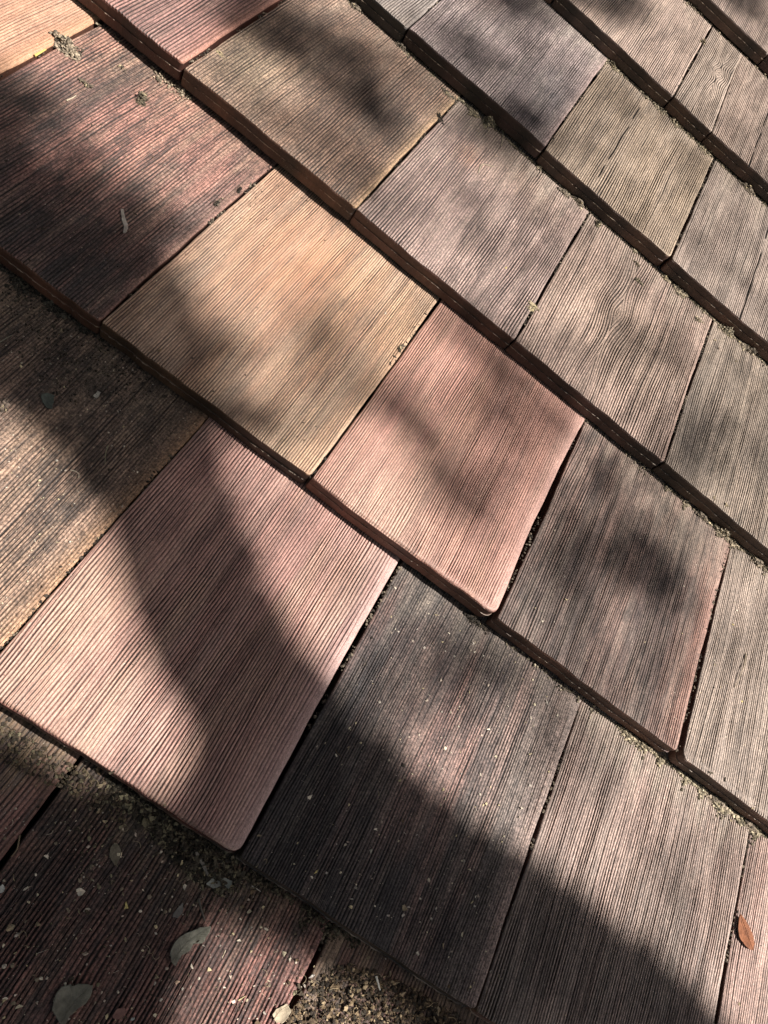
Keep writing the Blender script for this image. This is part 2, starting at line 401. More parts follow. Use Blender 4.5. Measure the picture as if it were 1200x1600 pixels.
# third course
S(1, -.522, -.3435, 'clean orange pink shingle in the top left corner beside the large dirt clod',
  grit=.2, streak=.1, gain=(.95, .92, .9), c1=(.46, .27, .19), c2=(.38, .21, .16), mix=.7, c3=(.2, .12, .09), mix3=.4, dust=.12, top=.3, soot=.15, rib=.0028, depth=.0007, grime=.7, rim=.95, rimc=(.50, .28, .165), rimw=.012, round=.005, lift=.002)
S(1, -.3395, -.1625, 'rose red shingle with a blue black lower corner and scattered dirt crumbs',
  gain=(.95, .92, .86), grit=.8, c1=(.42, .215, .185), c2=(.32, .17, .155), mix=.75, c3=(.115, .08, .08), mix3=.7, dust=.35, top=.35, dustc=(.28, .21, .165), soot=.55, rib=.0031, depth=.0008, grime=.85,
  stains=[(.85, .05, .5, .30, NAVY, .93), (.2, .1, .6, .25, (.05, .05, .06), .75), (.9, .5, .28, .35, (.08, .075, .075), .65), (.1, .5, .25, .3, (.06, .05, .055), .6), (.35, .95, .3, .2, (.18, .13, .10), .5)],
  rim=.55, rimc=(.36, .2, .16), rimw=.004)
S(1, -.1595, .0185, 'golden tan shingle with clear straight grain, left of the salmon pink shingle',
  fill=.05, ribk=.68, even=.6, depk=1.0, grit=.25, streak=.25, gain=(.91, .835, .79), c1=(.50, .345, .24), c2=(.44, .27, .19), mix=.75, c3=(.30, .245, .20), mix3=.55, dust=.2, top=.25, soot=.2, rib=.0029, depth=.00085, grime=.78, grimec=(.075, .048, .034), wave=.40,
  stains=[(.15, .35, .4, .6, (.30, .235, .19), .6), (.9, .9, .5, .25, (.54, .42, .30), .6), (.4, .7, .25, .3, (.52, .27, .16), .5), (.95, .1, .3, .3, (.46, .38, .28), .5)],
  er=.002, bowr=-.001, edge=(.10, .050, .030), corner=.0035)
S(1, .0225, .1945, 'clean salmon pink shingle with a rounded lower corner, above the charcoal one',
  fill=.05, ribk=.68, even=.75, depk=1.0, grit=.2, streak=.15, gain=(.87, .825, .80), c1=(.50, .295, .24), c2=(.44, .255, .215), mix=.75, c3=(.46, .31, .235), mix3=.4, dust=.12, top=.10, soot=.12, rib=.0030, depth=.0010, grime=.72, grimec=(.085, .045, .036),
  corner=.008, smooth_r=.008, rim=.85, rimc=(.48, .30, .26), rimw=.010, bowr=.003, edge=(.15, .062, .040), lift=.0015, round=.0026, soft=.8, pits=.2, seam=.7, el=.0015, er=.0015,
  stains=[(.35, .05, .3, .25, (.52, .40, .32), .5)])
S(1, .1985, .3825, 'dark brown grey shingle between the salmon pink one and the curved black slit',
  c1=(.33, .235, .21), c2=(.24, .185, .17), mix=.8, c3=(.115, .09, .09), mix3=.65, dust=.28, top=.35, soot=.4, rib=.0026, depth=.0008, grime=.92,
  stains=[(.75, .5, .25, .3, (.10, .075, .075), .7), (.15, .15, .25, .2, (.085, .08, .08), .6), (.75, .85, .3, .15, (.36, .30, .24), .5), (.95, .35, .08, .5, (.42, .22, .17), .5)],
  rim=.4, rimc=(.40, .21, .17), rimw=.006, corner=.003, er=.003, bowl=.0015)
S(1, .3905, .5655, 'pale beige grey shingle right of the curved black slit at the right edge',
  c1=(.42, .355, .315), c2=(.34, .29, .26), mix=.7, c3=(.2, .18, .17), mix3=.4, dust=.3, top=.6, soot=.3, rib=.0023, depth=.0008, grime=.9, cl=.007, bowl=-.0006, el=-.0030)
# fourth course
S(2, -.442, -.263, 'plum pink shingle touching the top edge above the rose red one',
  c1=(.36, .215, .20), c2=(.26, .17, .165), mix=.75, c3=(.12, .095, .10), mix3=.5, dust=.25, top=.3, soot=.4, rib=.0028, depth=.0008, grime=.85, rim=.8, rimc=(.46, .23, .17), rimw=.005, round=.003, edge=(.16, .062, .04), lift=.004, gap=-.001)
S(2, -.2595, -.0835, 'brown tan shingle with dark blotches and a deep plain brown butt',
  gain=(.80, .77, .76), grit=.8, c1=(.36, .245, .185), c2=(.28, .195, .155), mix=.75, c3=(.165, .13, .11), mix3=.6, dust=.45, top=.55, dustc=(.30, .245, .20), soot=.45, fill=.8, rib=.0026, depth=.0006, grime=.75,
  stains=[(.35, .65, .3, .22, (.07, .06, .055), .6), (.8, .55, .25, .25, (.065, .06, .06), .7), (.15, .25, .2, .2, (.36, .31, .22), .6)], rim=.8, rimc=(.47, .32, .19), rimw=.004, seam=.15, edge=(.15, .075, .040), lift=.0015, gap=.001)  # dark blotches: soft tree shade painted into the colour
S(2, -.0805, .0955, 'greyish mauve shingle carrying a faint orange blotch and a curled twig',
  gain=(.88, .82, .79), grit=.6, c1=(.36, .28, .26), c2=(.30, .24, .225), mix=.7, c3=(.185, .15, .14), mix3=.5, dust=.35, top=.65, soot=.4, rib=.0025, depth=.0007, grime=.85, fill=.6,
  stains=[(.25, .72, .09, .08, (.44, .26, .19), .55), (.1, .95, .4, .2, (.10, .09, .08), .6), (.55, .85, .3, .15, (.36, .28, .21), .5)], edge=(.105, .045, .028))
S(2, .0985, .2755, 'beige pink shingle with two small dirt crumbs below the butt above it',
  c1=(.43, .335, .30), c2=(.35, .275, .25), mix=.7, c3=(.24, .20, .18), mix3=.5, dust=.3, top=.6, soot=.3, rib=.0025, depth=.0009, grime=.9, edge=(.085, .036, .026), rim=.4, rimc=(.42, .27, .23), knot=(.075, .13, .045), knotk=.3,
  stains=[(.5, .45, .5, .3, (.45, .37, .29), .4)])
S(2, .279, .4555, 'buff grey shingle at the right edge with debris piled on the butt above it',
  c1=(.36, .31, .265), c2=(.43, .36, .31), mix=.65, c3=(.19, .175, .165), mix3=.5, dust=.45, top=.6, soot=.35, rib=.0023, depth=.0007, grime=.85, stains=[(.08, .25, .2, .3, (.12, .11, .11), .6)], edge=(.085, .045, .028))
# fifth course
S(3, -.340, -.162, 'small corner of a silver grey shingle at the top edge',
  c1=(.30, .275, .265), c2=(.25, .235, .235), mix=.7, c3=(.15, .145, .15), mix3=.5, dust=.35, top=.5, soot=.4, rib=.0024, depth=.0006, grime=.8, edge=(.02, .015, .013))
S(3, -.159, .0165, 'mauve grey shingle with two soft dark blotches, upper middle above the curled twig',
  gain=(.82, .79, .79), grit=.75, c1=(.34, .28, .27), c2=(.28, .235, .235), mix=.75, c3=(.17, .145, .15), mix3=.5, dust=.4, top=.5, dustc=(.36, .33, .29), soot=.4, fill=.7, rib=.0024, depth=.0006, grime=.8,
  stains=[(.85, .35, .22, .3, (.065, .065, .075), .8), (.2, .5, .2, .3, (.13, .115, .12), .5), (.1, .7, .15, .2, (.33, .19, .16), .5)], rim=.6, rimc=(.38, .27, .25), rimw=.005, edge=(.055, .020, .018), lift=.002)  # two soft darker blotches in the colour
S(3, .0195, .1925, 'straw beige shingle with a rounded lower right corner and fine cracks, upper right',
  c1=(.42, .345, .275), c2=(.36, .30, .25), mix=.7, c3=(.22, .19, .165), mix3=.45, dust=.4, top=.6, soot=.3, rib=.0025, depth=.0008, grime=.85, corner=.006, cuts=[.062],
  stains=[(.1, .35, .2, .3, (.15, .125, .11), .6)], rim=.5, rimc=(.46, .36, .26), rimw=.005)
S(3, .196, .372, 'pale grey shingle at the right edge between two rows of crumbly debris',
  c1=(.39, .33, .30), c2=(.33, .29, .265), mix=.7, c3=(.21, .19, .18), mix3=.5, dust=.5, top=.6, soot=.3, rib=.0023, depth=.0007, grime=.85, cl=.004, el=.001, cuts=[.10])
# sixth course
S(4, -.072, .1045, 'light rosy beige shingle at the top edge, left of the swirling knot',
  c1=(.42, .34, .30), c2=(.36, .29, .265), mix=.7, c3=(.22, .19, .18), mix3=.5, dust=.35, top=.4, soot=.3, rib=.0024, depth=.0007, grime=.85, edge=(.085, .045, .03))
S(4, .108, .1675, 'narrow grey beige shingle with swirling knot grain, at the upper right',
  c1=(.41, .345, .30), c2=(.36, .31, .28), mix=.7, c3=(.25, .22, .20), mix3=.5, dust=.3, top=.2, soot=.2, rib=.0023, depth=.0008, grime=.85, knot=(.036, .135, .022), knotk=.6, el=0.0, er=-.006)
S(4, .170, .345, 'cracked pinkish grey shingle at the right edge, below and right of the knot',
  c1=(.42, .34, .30), c2=(.36, .30, .27), mix=.7, c3=(.22, .19, .18), mix3=.5, dust=.35, top=.4, soot=.25, rib=.0023, depth=.0008, grime=.85, el=-.008, cuts=[.060])
S(5, .010, .187, 'topmost shingle, in the top right corner above the dark stepped butt',
  c1=(.38, .31, .28), c2=(.31, .255, .235), mix=.7, c3=(.17, .15, .14), mix3=.5, dust=.35, top=.3, soot=.4, rib=.0024, depth=.0007, grime=.85, edge=(.12, .075, .055))
S(5, .190, .366, 'sliver of shingle with a dark red butt just below the top right corner',
  c1=(.36, .27, .25), c2=(.31, .24, .22), mix=.7, c3=(.17, .15, .14), mix3=.5, dust=.35, top=.3, soot=.4, rib=.0024, depth=.0007, grime=.85, edge=(.09, .03, .03))

for i, (k, u0, u1, lab, p) in enumerate(T):
    tight = p.pop('tight', .0011); p.setdefault('edgek', .68 if k >= 2 else .95)
    if k >= 2 or u0 > .29:                       # the greyed shingles: even, crisp ribs, little mottling
        p['fill'] = min(p.get('fill', .2), .35); p['mix3'] = p.get('mix3', .35) * .55; p['soot'] = p.get('soot', .25) * .6
        p['depk'] = 1.5; p['grime'] = .9; p['dust'] = p.get('dust', .3) * .6; p['even'] = .45; p['streak'] = .2; p['mix'] = .5; p['ribk'] = 1.0 if k >= 2 else .9
    shingle(k, u0 - tight * .6, u1 + tight * .6, lab, p, 100 * i + 7)

# the roof goes on beyond the picture: plainer copies of four shingles
protos = []
for q in range(5):
    pp = [dict(c1=(.42, .335, .30), c2=(.34, .27, .25)), dict(c1=(.36, .27, .20), c2=(.30, .22, .17)), dict(c1=(.44, .28, .24), c2=(.38, .24, .21)),
          dict(c1=(.20, .15, .15), c2=(.34, .23, .21)), dict(c1=(.40, .34, .28), c2=(.33, .28, .24))][q]
    pp.update(mix=.7, c3=(.17, .15, .14), mix3=.5, dust=.35, top=.4, soot=.35, rib=.0026, depth=.0008, grime=.9)
    protos.append(shingle_meshes(.177, pp, 9000 + 60 * q, .55))
rnd = random.Random(4)
for k in range(-3, 8):
    spans = [(a, b) for (kk, a, b, _, _) in T if kk == k]
    lo = min([a for a, b in spans], default=.1 * (k % 2)); hi = max([b for a, b in spans], default=lo)
    us = []
    x = lo - .180
    while x > -.82: us.append(x); x -= .180
    x = hi + .003
    while x < .95: us.append(x); x += .180
    for x in us:
        r = bpy.data.objects.new('roof_shingle', None); COL.objects.link(r); r.empty_display_size = .05
        place(r, x, k * E, 0.0)
        tag(r, 'weathered shingle of the same roof beyond the edge of the picture', 'roof shingle', 'roof shingles beyond the picture')
        f, e = protos[rnd.randrange(5)]
        put('grained_face', f, parent=r); put('butt_edge', e, parent=r)

# deck under the shingles, the ground far below
def box(name, mat, x0, x1, y0, y1, z0, z1, **kw):
    co = [(x, y, z) for z in (z0, z1) for y in (y0, y1) for x in (x0, x1)]
    fa = [[0, 2, 3, 1], [4, 5, 7, 6], [0, 1, 5, 4], [2, 6, 7, 3], [0, 4, 6, 2], [1, 3, 7, 5]]
    return put(name, mk_mesh(name, co, fa, False), mat, **kw)
tag(box('roof_deck', M_DECK, -1.15, 1.3, -4 * E + .004, 9.4 * E, -.075, -.0485), kind='structure')
M_GROUND = simple('lawn', (.035, .055, .015), (.08, .09, .04), 3, .95, .02)
g = mk_mesh('ground', [(-150, -150, 0), (150, -150, 0), (150, 150, 0), (-150, 150, 0)], [[0, 1, 2, 3]], False)
g.materials.append(M_GROUND); go = bpy.data.objects.new('ground', g); COL.objects.link(go); tag(go, kind='structure')
# ------------------------------------------------------------------ loose things on the shingles
ICO_V = np.array([(0, 0, 1), (.894, 0, .447), (.276, .851, .447), (-.724, .526, .447), (-.724, -.526, .447), (.276, -.851, .447),
                  (.724, .526, -.447), (-.276, .851, -.447), (-.894, 0, -.447), (-.276, -.851, -.447), (.724, -.526, -.447), (0, 0, -1)])
ICO_F = np.array([(0, 1, 2), (0, 2, 3), (0, 3, 4), (0, 4, 5), (0, 5, 1), (1, 6, 2), (2, 7, 3), (3, 8, 4), (4, 9, 5), (5, 10, 1),
                  (6, 7, 2), (7, 8, 3), (8, 9, 4), (9, 10, 5), (10, 6, 1), (11, 7, 6), (11, 8, 7), (11, 9, 8), (11, 10, 9), (11, 6, 10)])
class Bits:
    """many small crumbs, flakes and fibres gathered into one mesh"""
    def __init__(s, seed): s.v = []; s.f = []; s.c = []; s.n = 0; s.r = np.random.RandomState(seed)
    def add(s, v, f, c):
        s.v.append(v); s.f.append(np.asarray(f) + s.n); s.c.append(np.tile(np.asarray(c, float), (len(v), 1))); s.n += len(v)
    def crumb(s, p, r, c, flat=.7):
        R = s.r
        v = ICO_V * (1 + .75 * (R.rand(12, 1) - .5)) * r * np.array([1 + .6 * (R.rand() - .4), 1 + .6 * (R.rand() - .4), flat])
        a = R.rand() * 6.3; ca, sa = math.cos(a), math.sin(a)
        v = v @ np.array([[ca, sa, 0], [-sa, ca, 0], [0, 0, 1]])
        s.add(v + p, ICO_F, np.asarray(c) * (.7 + .6 * R.rand()))
    def flake(s, p, r, c, lift=.3):
        R = s.r; k = 7; an = np.sort(R.rand(k) * 6.283); rr = r * (.5 + .7 * R.rand(k)); el = .35 + .6 * R.rand(); a = R.rand() * 6.3
        x = np.cos(an) * rr; y = np.sin(an) * rr * el
        z = lift * (x * x - y * y) / (r + 1e-9) + .10 * r * R.randn(k) + .15 * r
        ca, sa = math.cos(a), math.sin(a); X = x * ca - y * sa; Y = x * sa + y * ca
        top = np.stack([X, Y, z], 1); th = max(.00012, .08 * r)
        v = np.concatenate([[[0, 0, .25 * r]], top, top - [0, 0, th], [[0, 0, .25 * r - th]]]) + p
        f = []
        for i in range(k):
            j = (i + 1) % k
            f += [(0, 1 + i, 1 + j), (2 * k + 1, 1 + k + j, 1 + k + i), (1 + i, 1 + k + i, 1 + k + j), (1 + i, 1 + k + j, 1 + j)]
        s.add(v, f, np.asarray(c) * (.75 + .5 * R.rand()))
    def fibre(s, pts, r, c, taper=.4):
        pts = np.asarray(pts, float); m = len(pts); k = 5
        t = np.gradient(pts, axis=0); t /= np.linalg.norm(t, axis=1)[:, None] + 1e-12
        up = np.array([0.1, 0.2, 1.0]); a = np.cross(t, up); a /= np.linalg.norm(a, axis=1)[:, None] + 1e-12; b = np.cross(t, a)
        v = []
        for i in range(m):
            rr = r * (1 - (1 - taper) * i / (m - 1))
            for q in range(k):
                v.append(pts[i] + rr * (a[i] * math.cos(q * 2 * math.pi / k) + b[i] * math.sin(q * 2 * math.pi / k)))
        f = []
        for i in range(m - 1):
            for q in range(k):
                q2 = (q + 1) % k; A, B_, C_, D_ = i * k + q, i * k + q2, (i + 1) * k + q2, (i + 1) * k + q
                f += [(A, B_, C_), (A, C_, D_)]
        for q in range(1, k - 1): f += [(0, q + 1, q), ((m - 1) * k, (m - 1) * k + q, (m - 1) * k + q + 1)]
        s.add(np.array(v), f, c)
    def curl(s, p, ln, r, c):
        R = s.r; a = R.rand() * 6.3; m = 7; pts = [np.array(p, float)]
        b = (R.rand() - .5) * 1.6; pit = .5 * R.rand()
        for i in range(m - 1):
            a += b + .3 * R.randn()
            pts.append(pts[-1] + ln / m * np.array([math.cos(a), math.sin(a), pit * math.cos(i * 1.1)]))
        s.fibre(pts, r, c)
    def build(s, name): return mk_mesh(name, np.concatenate(s.v), np.concatenate(s.f), False, np.concatenate(s.c))

SOIL = (.20, .175, .135); SOIL_D = (.045, .040, .032); CHAFF = (.46, .41, .27); PALE = (.55, .52, .45); YEL = (.52, .46, .20); OLIVE = (.17, .16, .11); RUST = (.20, .11, .06)

def clod(px, py, rx, ry, n, rc, label, col=SOIL, hgt=1.0, ang=0., fib=.15, seed=1, name='dirt_clod', cat='dirt clod', flk=.1, sink=.5):
    """a clod of dirt: a lumpy heap of crumbs, with fibres and flakes caught in it; sizes in mm"""
    u, v, n0 = on_roof(px, py); kb = round(v / E)
    if kb * E - .0035 < v < kb * E + .012 and abs(ang) < .5: v = kb * E - .0035; n0 = surf_n(kb - 1, v)
    B = Bits(seed); R = B.r
    rx, ry, rc = rx / 760, ry / 760, rc / 900; n = int(n * 1.5); lob = R.randn(5, 2) * .42
    ca, sa = math.cos(ang), math.sin(ang)
    for i in range(n):
        q = lob[R.randint(5)] + R.randn(2) * .22; d = math.hypot(*q)
        if d > 1.15: q *= .7; d *= .7
        q = q * (1 + .35 * math.sin(3 * math.atan2(q[1], q[0]) + seed))
        x, y = q[0] * rx, q[1] * ry; r = rc * (.35 + R.rand() ** 2 * 1.1)
        z = max(0, 1 - d) * hgt * min(rx, ry) * R.rand() + r * sink
        p = np.array([x * ca - y * sa, x * sa + y * ca, z - H / E * 0 + 0.0])
        k = R.rand()
        if k < fib: B.curl(p, r * 6, max(.00012, r * .16), np.array(col) * (1.2 + .8 * R.rand()))
        elif k < fib + flk: B.flake(p, r * 1.5, CHAFF)
        else: B.crumb(p, r, np.array(col) * (.25 + 1.1 * R.rand() ** 1.3))
    o = put(name, B.build(name), M_CRUMB, u=u, v=v, n=n0); tag(o, label, cat); return o

clod(103, 72, 13, 5.5, 420, 1.0, 'biggest grey brown dirt clod, wedged at the joint in the top left corner', hgt=1.3, ang=0, seed=11, col=(.27, .235, .185), flk=.05)
clod(222, 154, 6.5, 4.5, 190, .75, 'crumbly dirt clod alone on the rose red shingle, nearest its butt above', hgt=1.0, ang=0, seed=12, col=(.13, .115, .085), flk=.03)
clod(131, 131, 4.5, 2.4, 80, .6, 'small dirt clod between the biggest clod and the lone crumbly one', hgt=.8, ang=.2, seed=13, col=(.15, .13, .10))
clod(190, 107, 3.2, 2.0, 50, .5, 'faint crumbs of dirt just under the plum pink shingle, upper left', hgt=.6, seed=14, col=(.17, .14, .11))
clod(137, 12, 3.5, 10, 130, .9, 'dirt packed at the top edge beside the plum pink shingle corner', hgt=.9, ang=.95, seed=15, col=(.28, .25, .19))
clod(686, 184, 3.0, 6.5, 120, .75, 'black tuft of dirt straddling the joint above the orange blotch', hgt=1.2, ang=.95, seed=16, col=(.035, .03, .025), fib=.35)
clod(768, 186, 6.5, 5.5, 320, .85, 'tall grey clump of dirt and lint against the dark butt, top centre', hgt=1.5, ang=-.2, seed=17, col=(.24, .22, .17), fib=.25)
clod(741, 180, 5, 3, 130, .7, 'low clump of dirt with a white grain, left of the tall grey clump', hgt=.9, ang=0, seed=18, col=(.22, .20, .15), fib=.2)
clod(934, 350, 3.2, 4.0, 120, .7, 'dark hollow clump of dirt below the straw beige shingle butt', hgt=1.2, seed=19, col=(.10, .09, .065), fib=.3)
clod(994, 412, 4.0, 2.0, 60, .6, 'upper of two small dirt crumbs on the beige pink shingle', hgt=.8, seed=20, col=(.15, .13, .10))
clod(996, 438, 5.0, 2.0, 80, .65, 'lower of two small dirt crumbs on the beige pink shingle', hgt=.9, ang=0, seed=21, col=(.22, .20, .15))
clod(1137, 513, 6.0, 4.0, 200, .8, 'pale loop shaped clump of dried moss at the butt, right edge', hgt=1.6, seed=22, col=(.30, .28, .22), fib=.55, name='moss_clump', cat='moss clump')
clod(1040, 428, 5.0, 3.0, 120, .6, 'crumbs of dirt under the rounded corner of the straw beige shingle', hgt=.9, ang=0, seed=23, col=(.28, .25, .19), fib=.2)
clod(1130, 822, 9, 4.0, 240, .8, 'curly grey clump of debris against the butt at the right edge', hgt=1.6, ang=0, seed=24, col=(.30, .27, .21), fib=.35)
clod(1013, 1152, 9, 2.6, 170, .7, 'debris jammed at the corner left of the curved black slit', hgt=1.3, ang=0, seed=25, col=(.27, .24, .18), fib=.25)
clod(832, 480, 5.5, 3.5, 130, .5, 'pale yellow tuft of chaff on the joint of two grey shingles', hgt=.7, seed=26, col=(.44, .40, .27), fib=.5, flk=.3, name='chaff_tuft', cat='chaff')
clod(340, 84, 6.0, 5.0, 90, .5, 'sprinkle of yellowish chaff at the upper left corner of the brown tan shingle', hgt=.3, seed=27, col=(.36, .32, .20), fib=.4, flk=.3, name='chaff_tuft', cat='chaff')
clod(1098, 66, 3.5, 5.0, 90, .7, 'star shaped tuft of dirt on the dark joint near the top right', hgt=.9, seed=28, col=(.13, .11, .08), fib=.4)
clod(958, 98, 5.5, 3.5, 130, .75, 'crumbly clump at the upper end of the joint, upper right', hgt=1.1, ang=0, seed=29, col=(.20, .18, .13), fib=.2)
clod(178, 840, 1.8, 1.8, 30, .6, 'grey speck of dirt in the joint beside the mauve shingle', hgt=1, seed=30, col=(.16, .16, .15))
clod(8, 638, 5.0, 4.5, 90, .7, 'patch of grey crumbs on the tan shingle at the left edge', hgt=.5, seed=31, col=(.24, .20, .17), fib=.1)
clod(1090, 500, 5, 2.2, 110, .6, 'string of tiny crumbs left of the pale moss loop', hgt=1.0, ang=0, seed=32, col=(.26, .23, .18), fib=.25)


for i, (x, y, rx, ry, n, c, lab) in enumerate([
    (905, 318, 3.5, 2.2, 70, .22, 'small dirt clump on the butt shadow above the two dirt crumbs'), (700, 150, 4.0, 2.0, 90, .20, 'lint and dirt at the butt left of the low clump with a white grain'),
    (560, 12, 5.5, 2.2, 120, .22, 'row of crumbs at the top edge left of the silver grey corner'), (632, 66, 4.0, 2.4, 110, .2, 'dirt packed under the silver grey corner'),
    (1047, 160, 5.0, 2.2, 110, .22, 'dirt packed in the notch just left of the swirling knot shingle'), (1008, 132, 3.5, 2.0, 80, .25, 'crumbs on the butt edge between two clumps, upper right'),
    (1170, 292, 4.5, 2.6, 110, .28, 'crumbs at the butt near the right edge, above the pale grey shingle'), (1175, 545, 6.0, 2.8, 150, .26, 'ragged debris at the right edge right of the pale moss loop'),
    (1185, 868, 5.0, 2.4, 120, .26, 'debris at the right edge right of the curly grey clump'), (1100, 790, 4.0, 2.0, 80, .2, 'small curly crumbs left of the curly grey clump'),
    (1125, 1230, 5.0, 1.8, 120, .3, 'pale crumbs on the butt halfway to the right edge, lower right'), (1172, 1270, 4.5, 2.0, 110, .28, 'pale crumbs beside the butt at the lower right edge'),
    (290, 1345, 4.0, 3.0, 110, .05, 'dark crumbs under the butt left of the rounded mauve corner'), (375, 298, 3.0, 1.2, 60, .03, 'black grit in the joint right of the rose red shingle'),
    (340, 318, 5.0, 1.6, 80, .08, 'dirt along the joint beside the golden tan shingle'), (625, 545, 4.5, 1.2, 70, .16, 'grey lint in the joint beside the salmon pink shingle'),
    (747, 955, 3.5, 1.5, 60, .04, 'dark crumbs left of the rounded salmon pink corner'), (880, 300, 2.5, 1.5, 50, .2, 'specks of dirt on the butt shadow, centre right')]):
    jt = i in (13, 14, 15)
    clod(x, y, rx * (1 if jt else 1.9), ry * (1 if jt else 1.25), int(n * (1 if jt else 2.0)), .65 if jt else 1.05, lab, hgt=1.2, ang=0.0 if i not in (13, 14, 15) else 1.57, seed=200 + i, col=(c * .8, c * .7, c * .57), fib=.34, flk=.05)
def heap(name, poly, n, label, cat, seed, rc=(.0004, .0013), hgt=.004, cols=(SOIL, SOIL_D, CHAFF, OLIVE), fl=.3, fib=.15, fs=1.6):
    """litter spread inside an outline given on the photograph, heaped towards its middle"""
    P = np.array([on_roof(x, y)[:2] for x, y in poly]); c = P.mean(0); n0 = on_roof(*np.mean(poly, 0))[2]
    B = Bits(seed); R = B.r; k = math.floor(c[1] / E)
    mn, mx = P.min(0), P.max(0); done = 0
    while done < n:
        q = mn + R.rand(2) * (mx - mn)
        ins = False; dmin = 9
        for i in range(len(P)):
            a, b = P[i], P[i - 1]
            if (a[1] > q[1]) != (b[1] > q[1]) and q[0] < (b[0] - a[0]) * (q[1] - a[1]) / (b[1] - a[1]) + a[0]: ins = not ins
            ab = b - a; t = np.clip(np.dot(q - a, ab) / (ab @ ab + 1e-12), 0, 1); dmin = min(dmin, np.linalg.norm(q - a - ab * t))
        if not ins: continue
        done += 1
        r = rc[0] + R.rand() ** 2 * (rc[1] - rc[0]); up = min(1, dmin / .02)
        z = surf_n(k, q[1]) - n0 + r * .4 + hgt * up * R.rand() * (.4 + vn(q[0] / .01, q[1] / .01, seed))
        p = np.array([q[0] - c[0], q[1] - c[1], float(z)]); col = cols[R.randint(len(cols))]
        kk = R.rand()
        if kk < fl: B.flake(p, r * fs, col, .5)
        elif kk < fl + fib: B.curl(p, r * 8, max(.00013, r * .15), np.array(col) * 1.3)
        else: B.crumb(p, r, col)
    o = put(name, B.build(name), M_CRUMB, u=c[0], v=c[1], n=n0); tag(o, label, cat); return o

heap('litter_heap', [(505, 1515), (545, 1505), (600, 1520), (650, 1545), (745, 1605), (740, 1680), (400, 1680), (440, 1598), (480, 1545)], 4200,
     'sunlit heap of brown and yellow leaf litter at the bottom edge', 'leaf litter', 51, (.0003, .0014), .0055, ((.13, .10, .065), (.20, .155, .10), SOIL_D, (.08, .06, .042), (.33, .27, .18), (.045, .036, .028), SOIL_D, (.03, .025, .02), (.10, .075, .05)), .36, .2, 1.8)
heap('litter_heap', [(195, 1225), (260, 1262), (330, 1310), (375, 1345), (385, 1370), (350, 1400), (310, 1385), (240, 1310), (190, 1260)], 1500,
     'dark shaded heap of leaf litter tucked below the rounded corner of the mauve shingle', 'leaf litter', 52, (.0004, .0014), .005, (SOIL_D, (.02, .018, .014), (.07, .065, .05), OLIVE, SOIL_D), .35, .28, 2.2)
heap('litter_heap', [(0, 1128), (60, 1160), (150, 1215), (215, 1250), (190, 1290), (110, 1240), (40, 1210), (0, 1190)], 650,
     'mat of khaki dust and crumbs below the left end of the mauve shingle', 'leaf litter', 53, (.0002, .0011), .002, (OLIVE, (.10, .085, .055), SOIL_D, (.06, .05, .035), (.16, .13, .09)), .25, .15, 1.6)
heap('litter_heap', [(20, 420), (110, 480), (165, 525), (250, 600), (200, 640), (140, 620), (100, 640), (30, 560), (0, 470)], 700,
     'blackish mat of crumbs on the tan shingle under the blue black corner', 'leaf litter', 54, (.0003, .0010), .001, (SOIL_D, (.03, .028, .025), (.07, .065, .055)), .3, .1, 1.6)

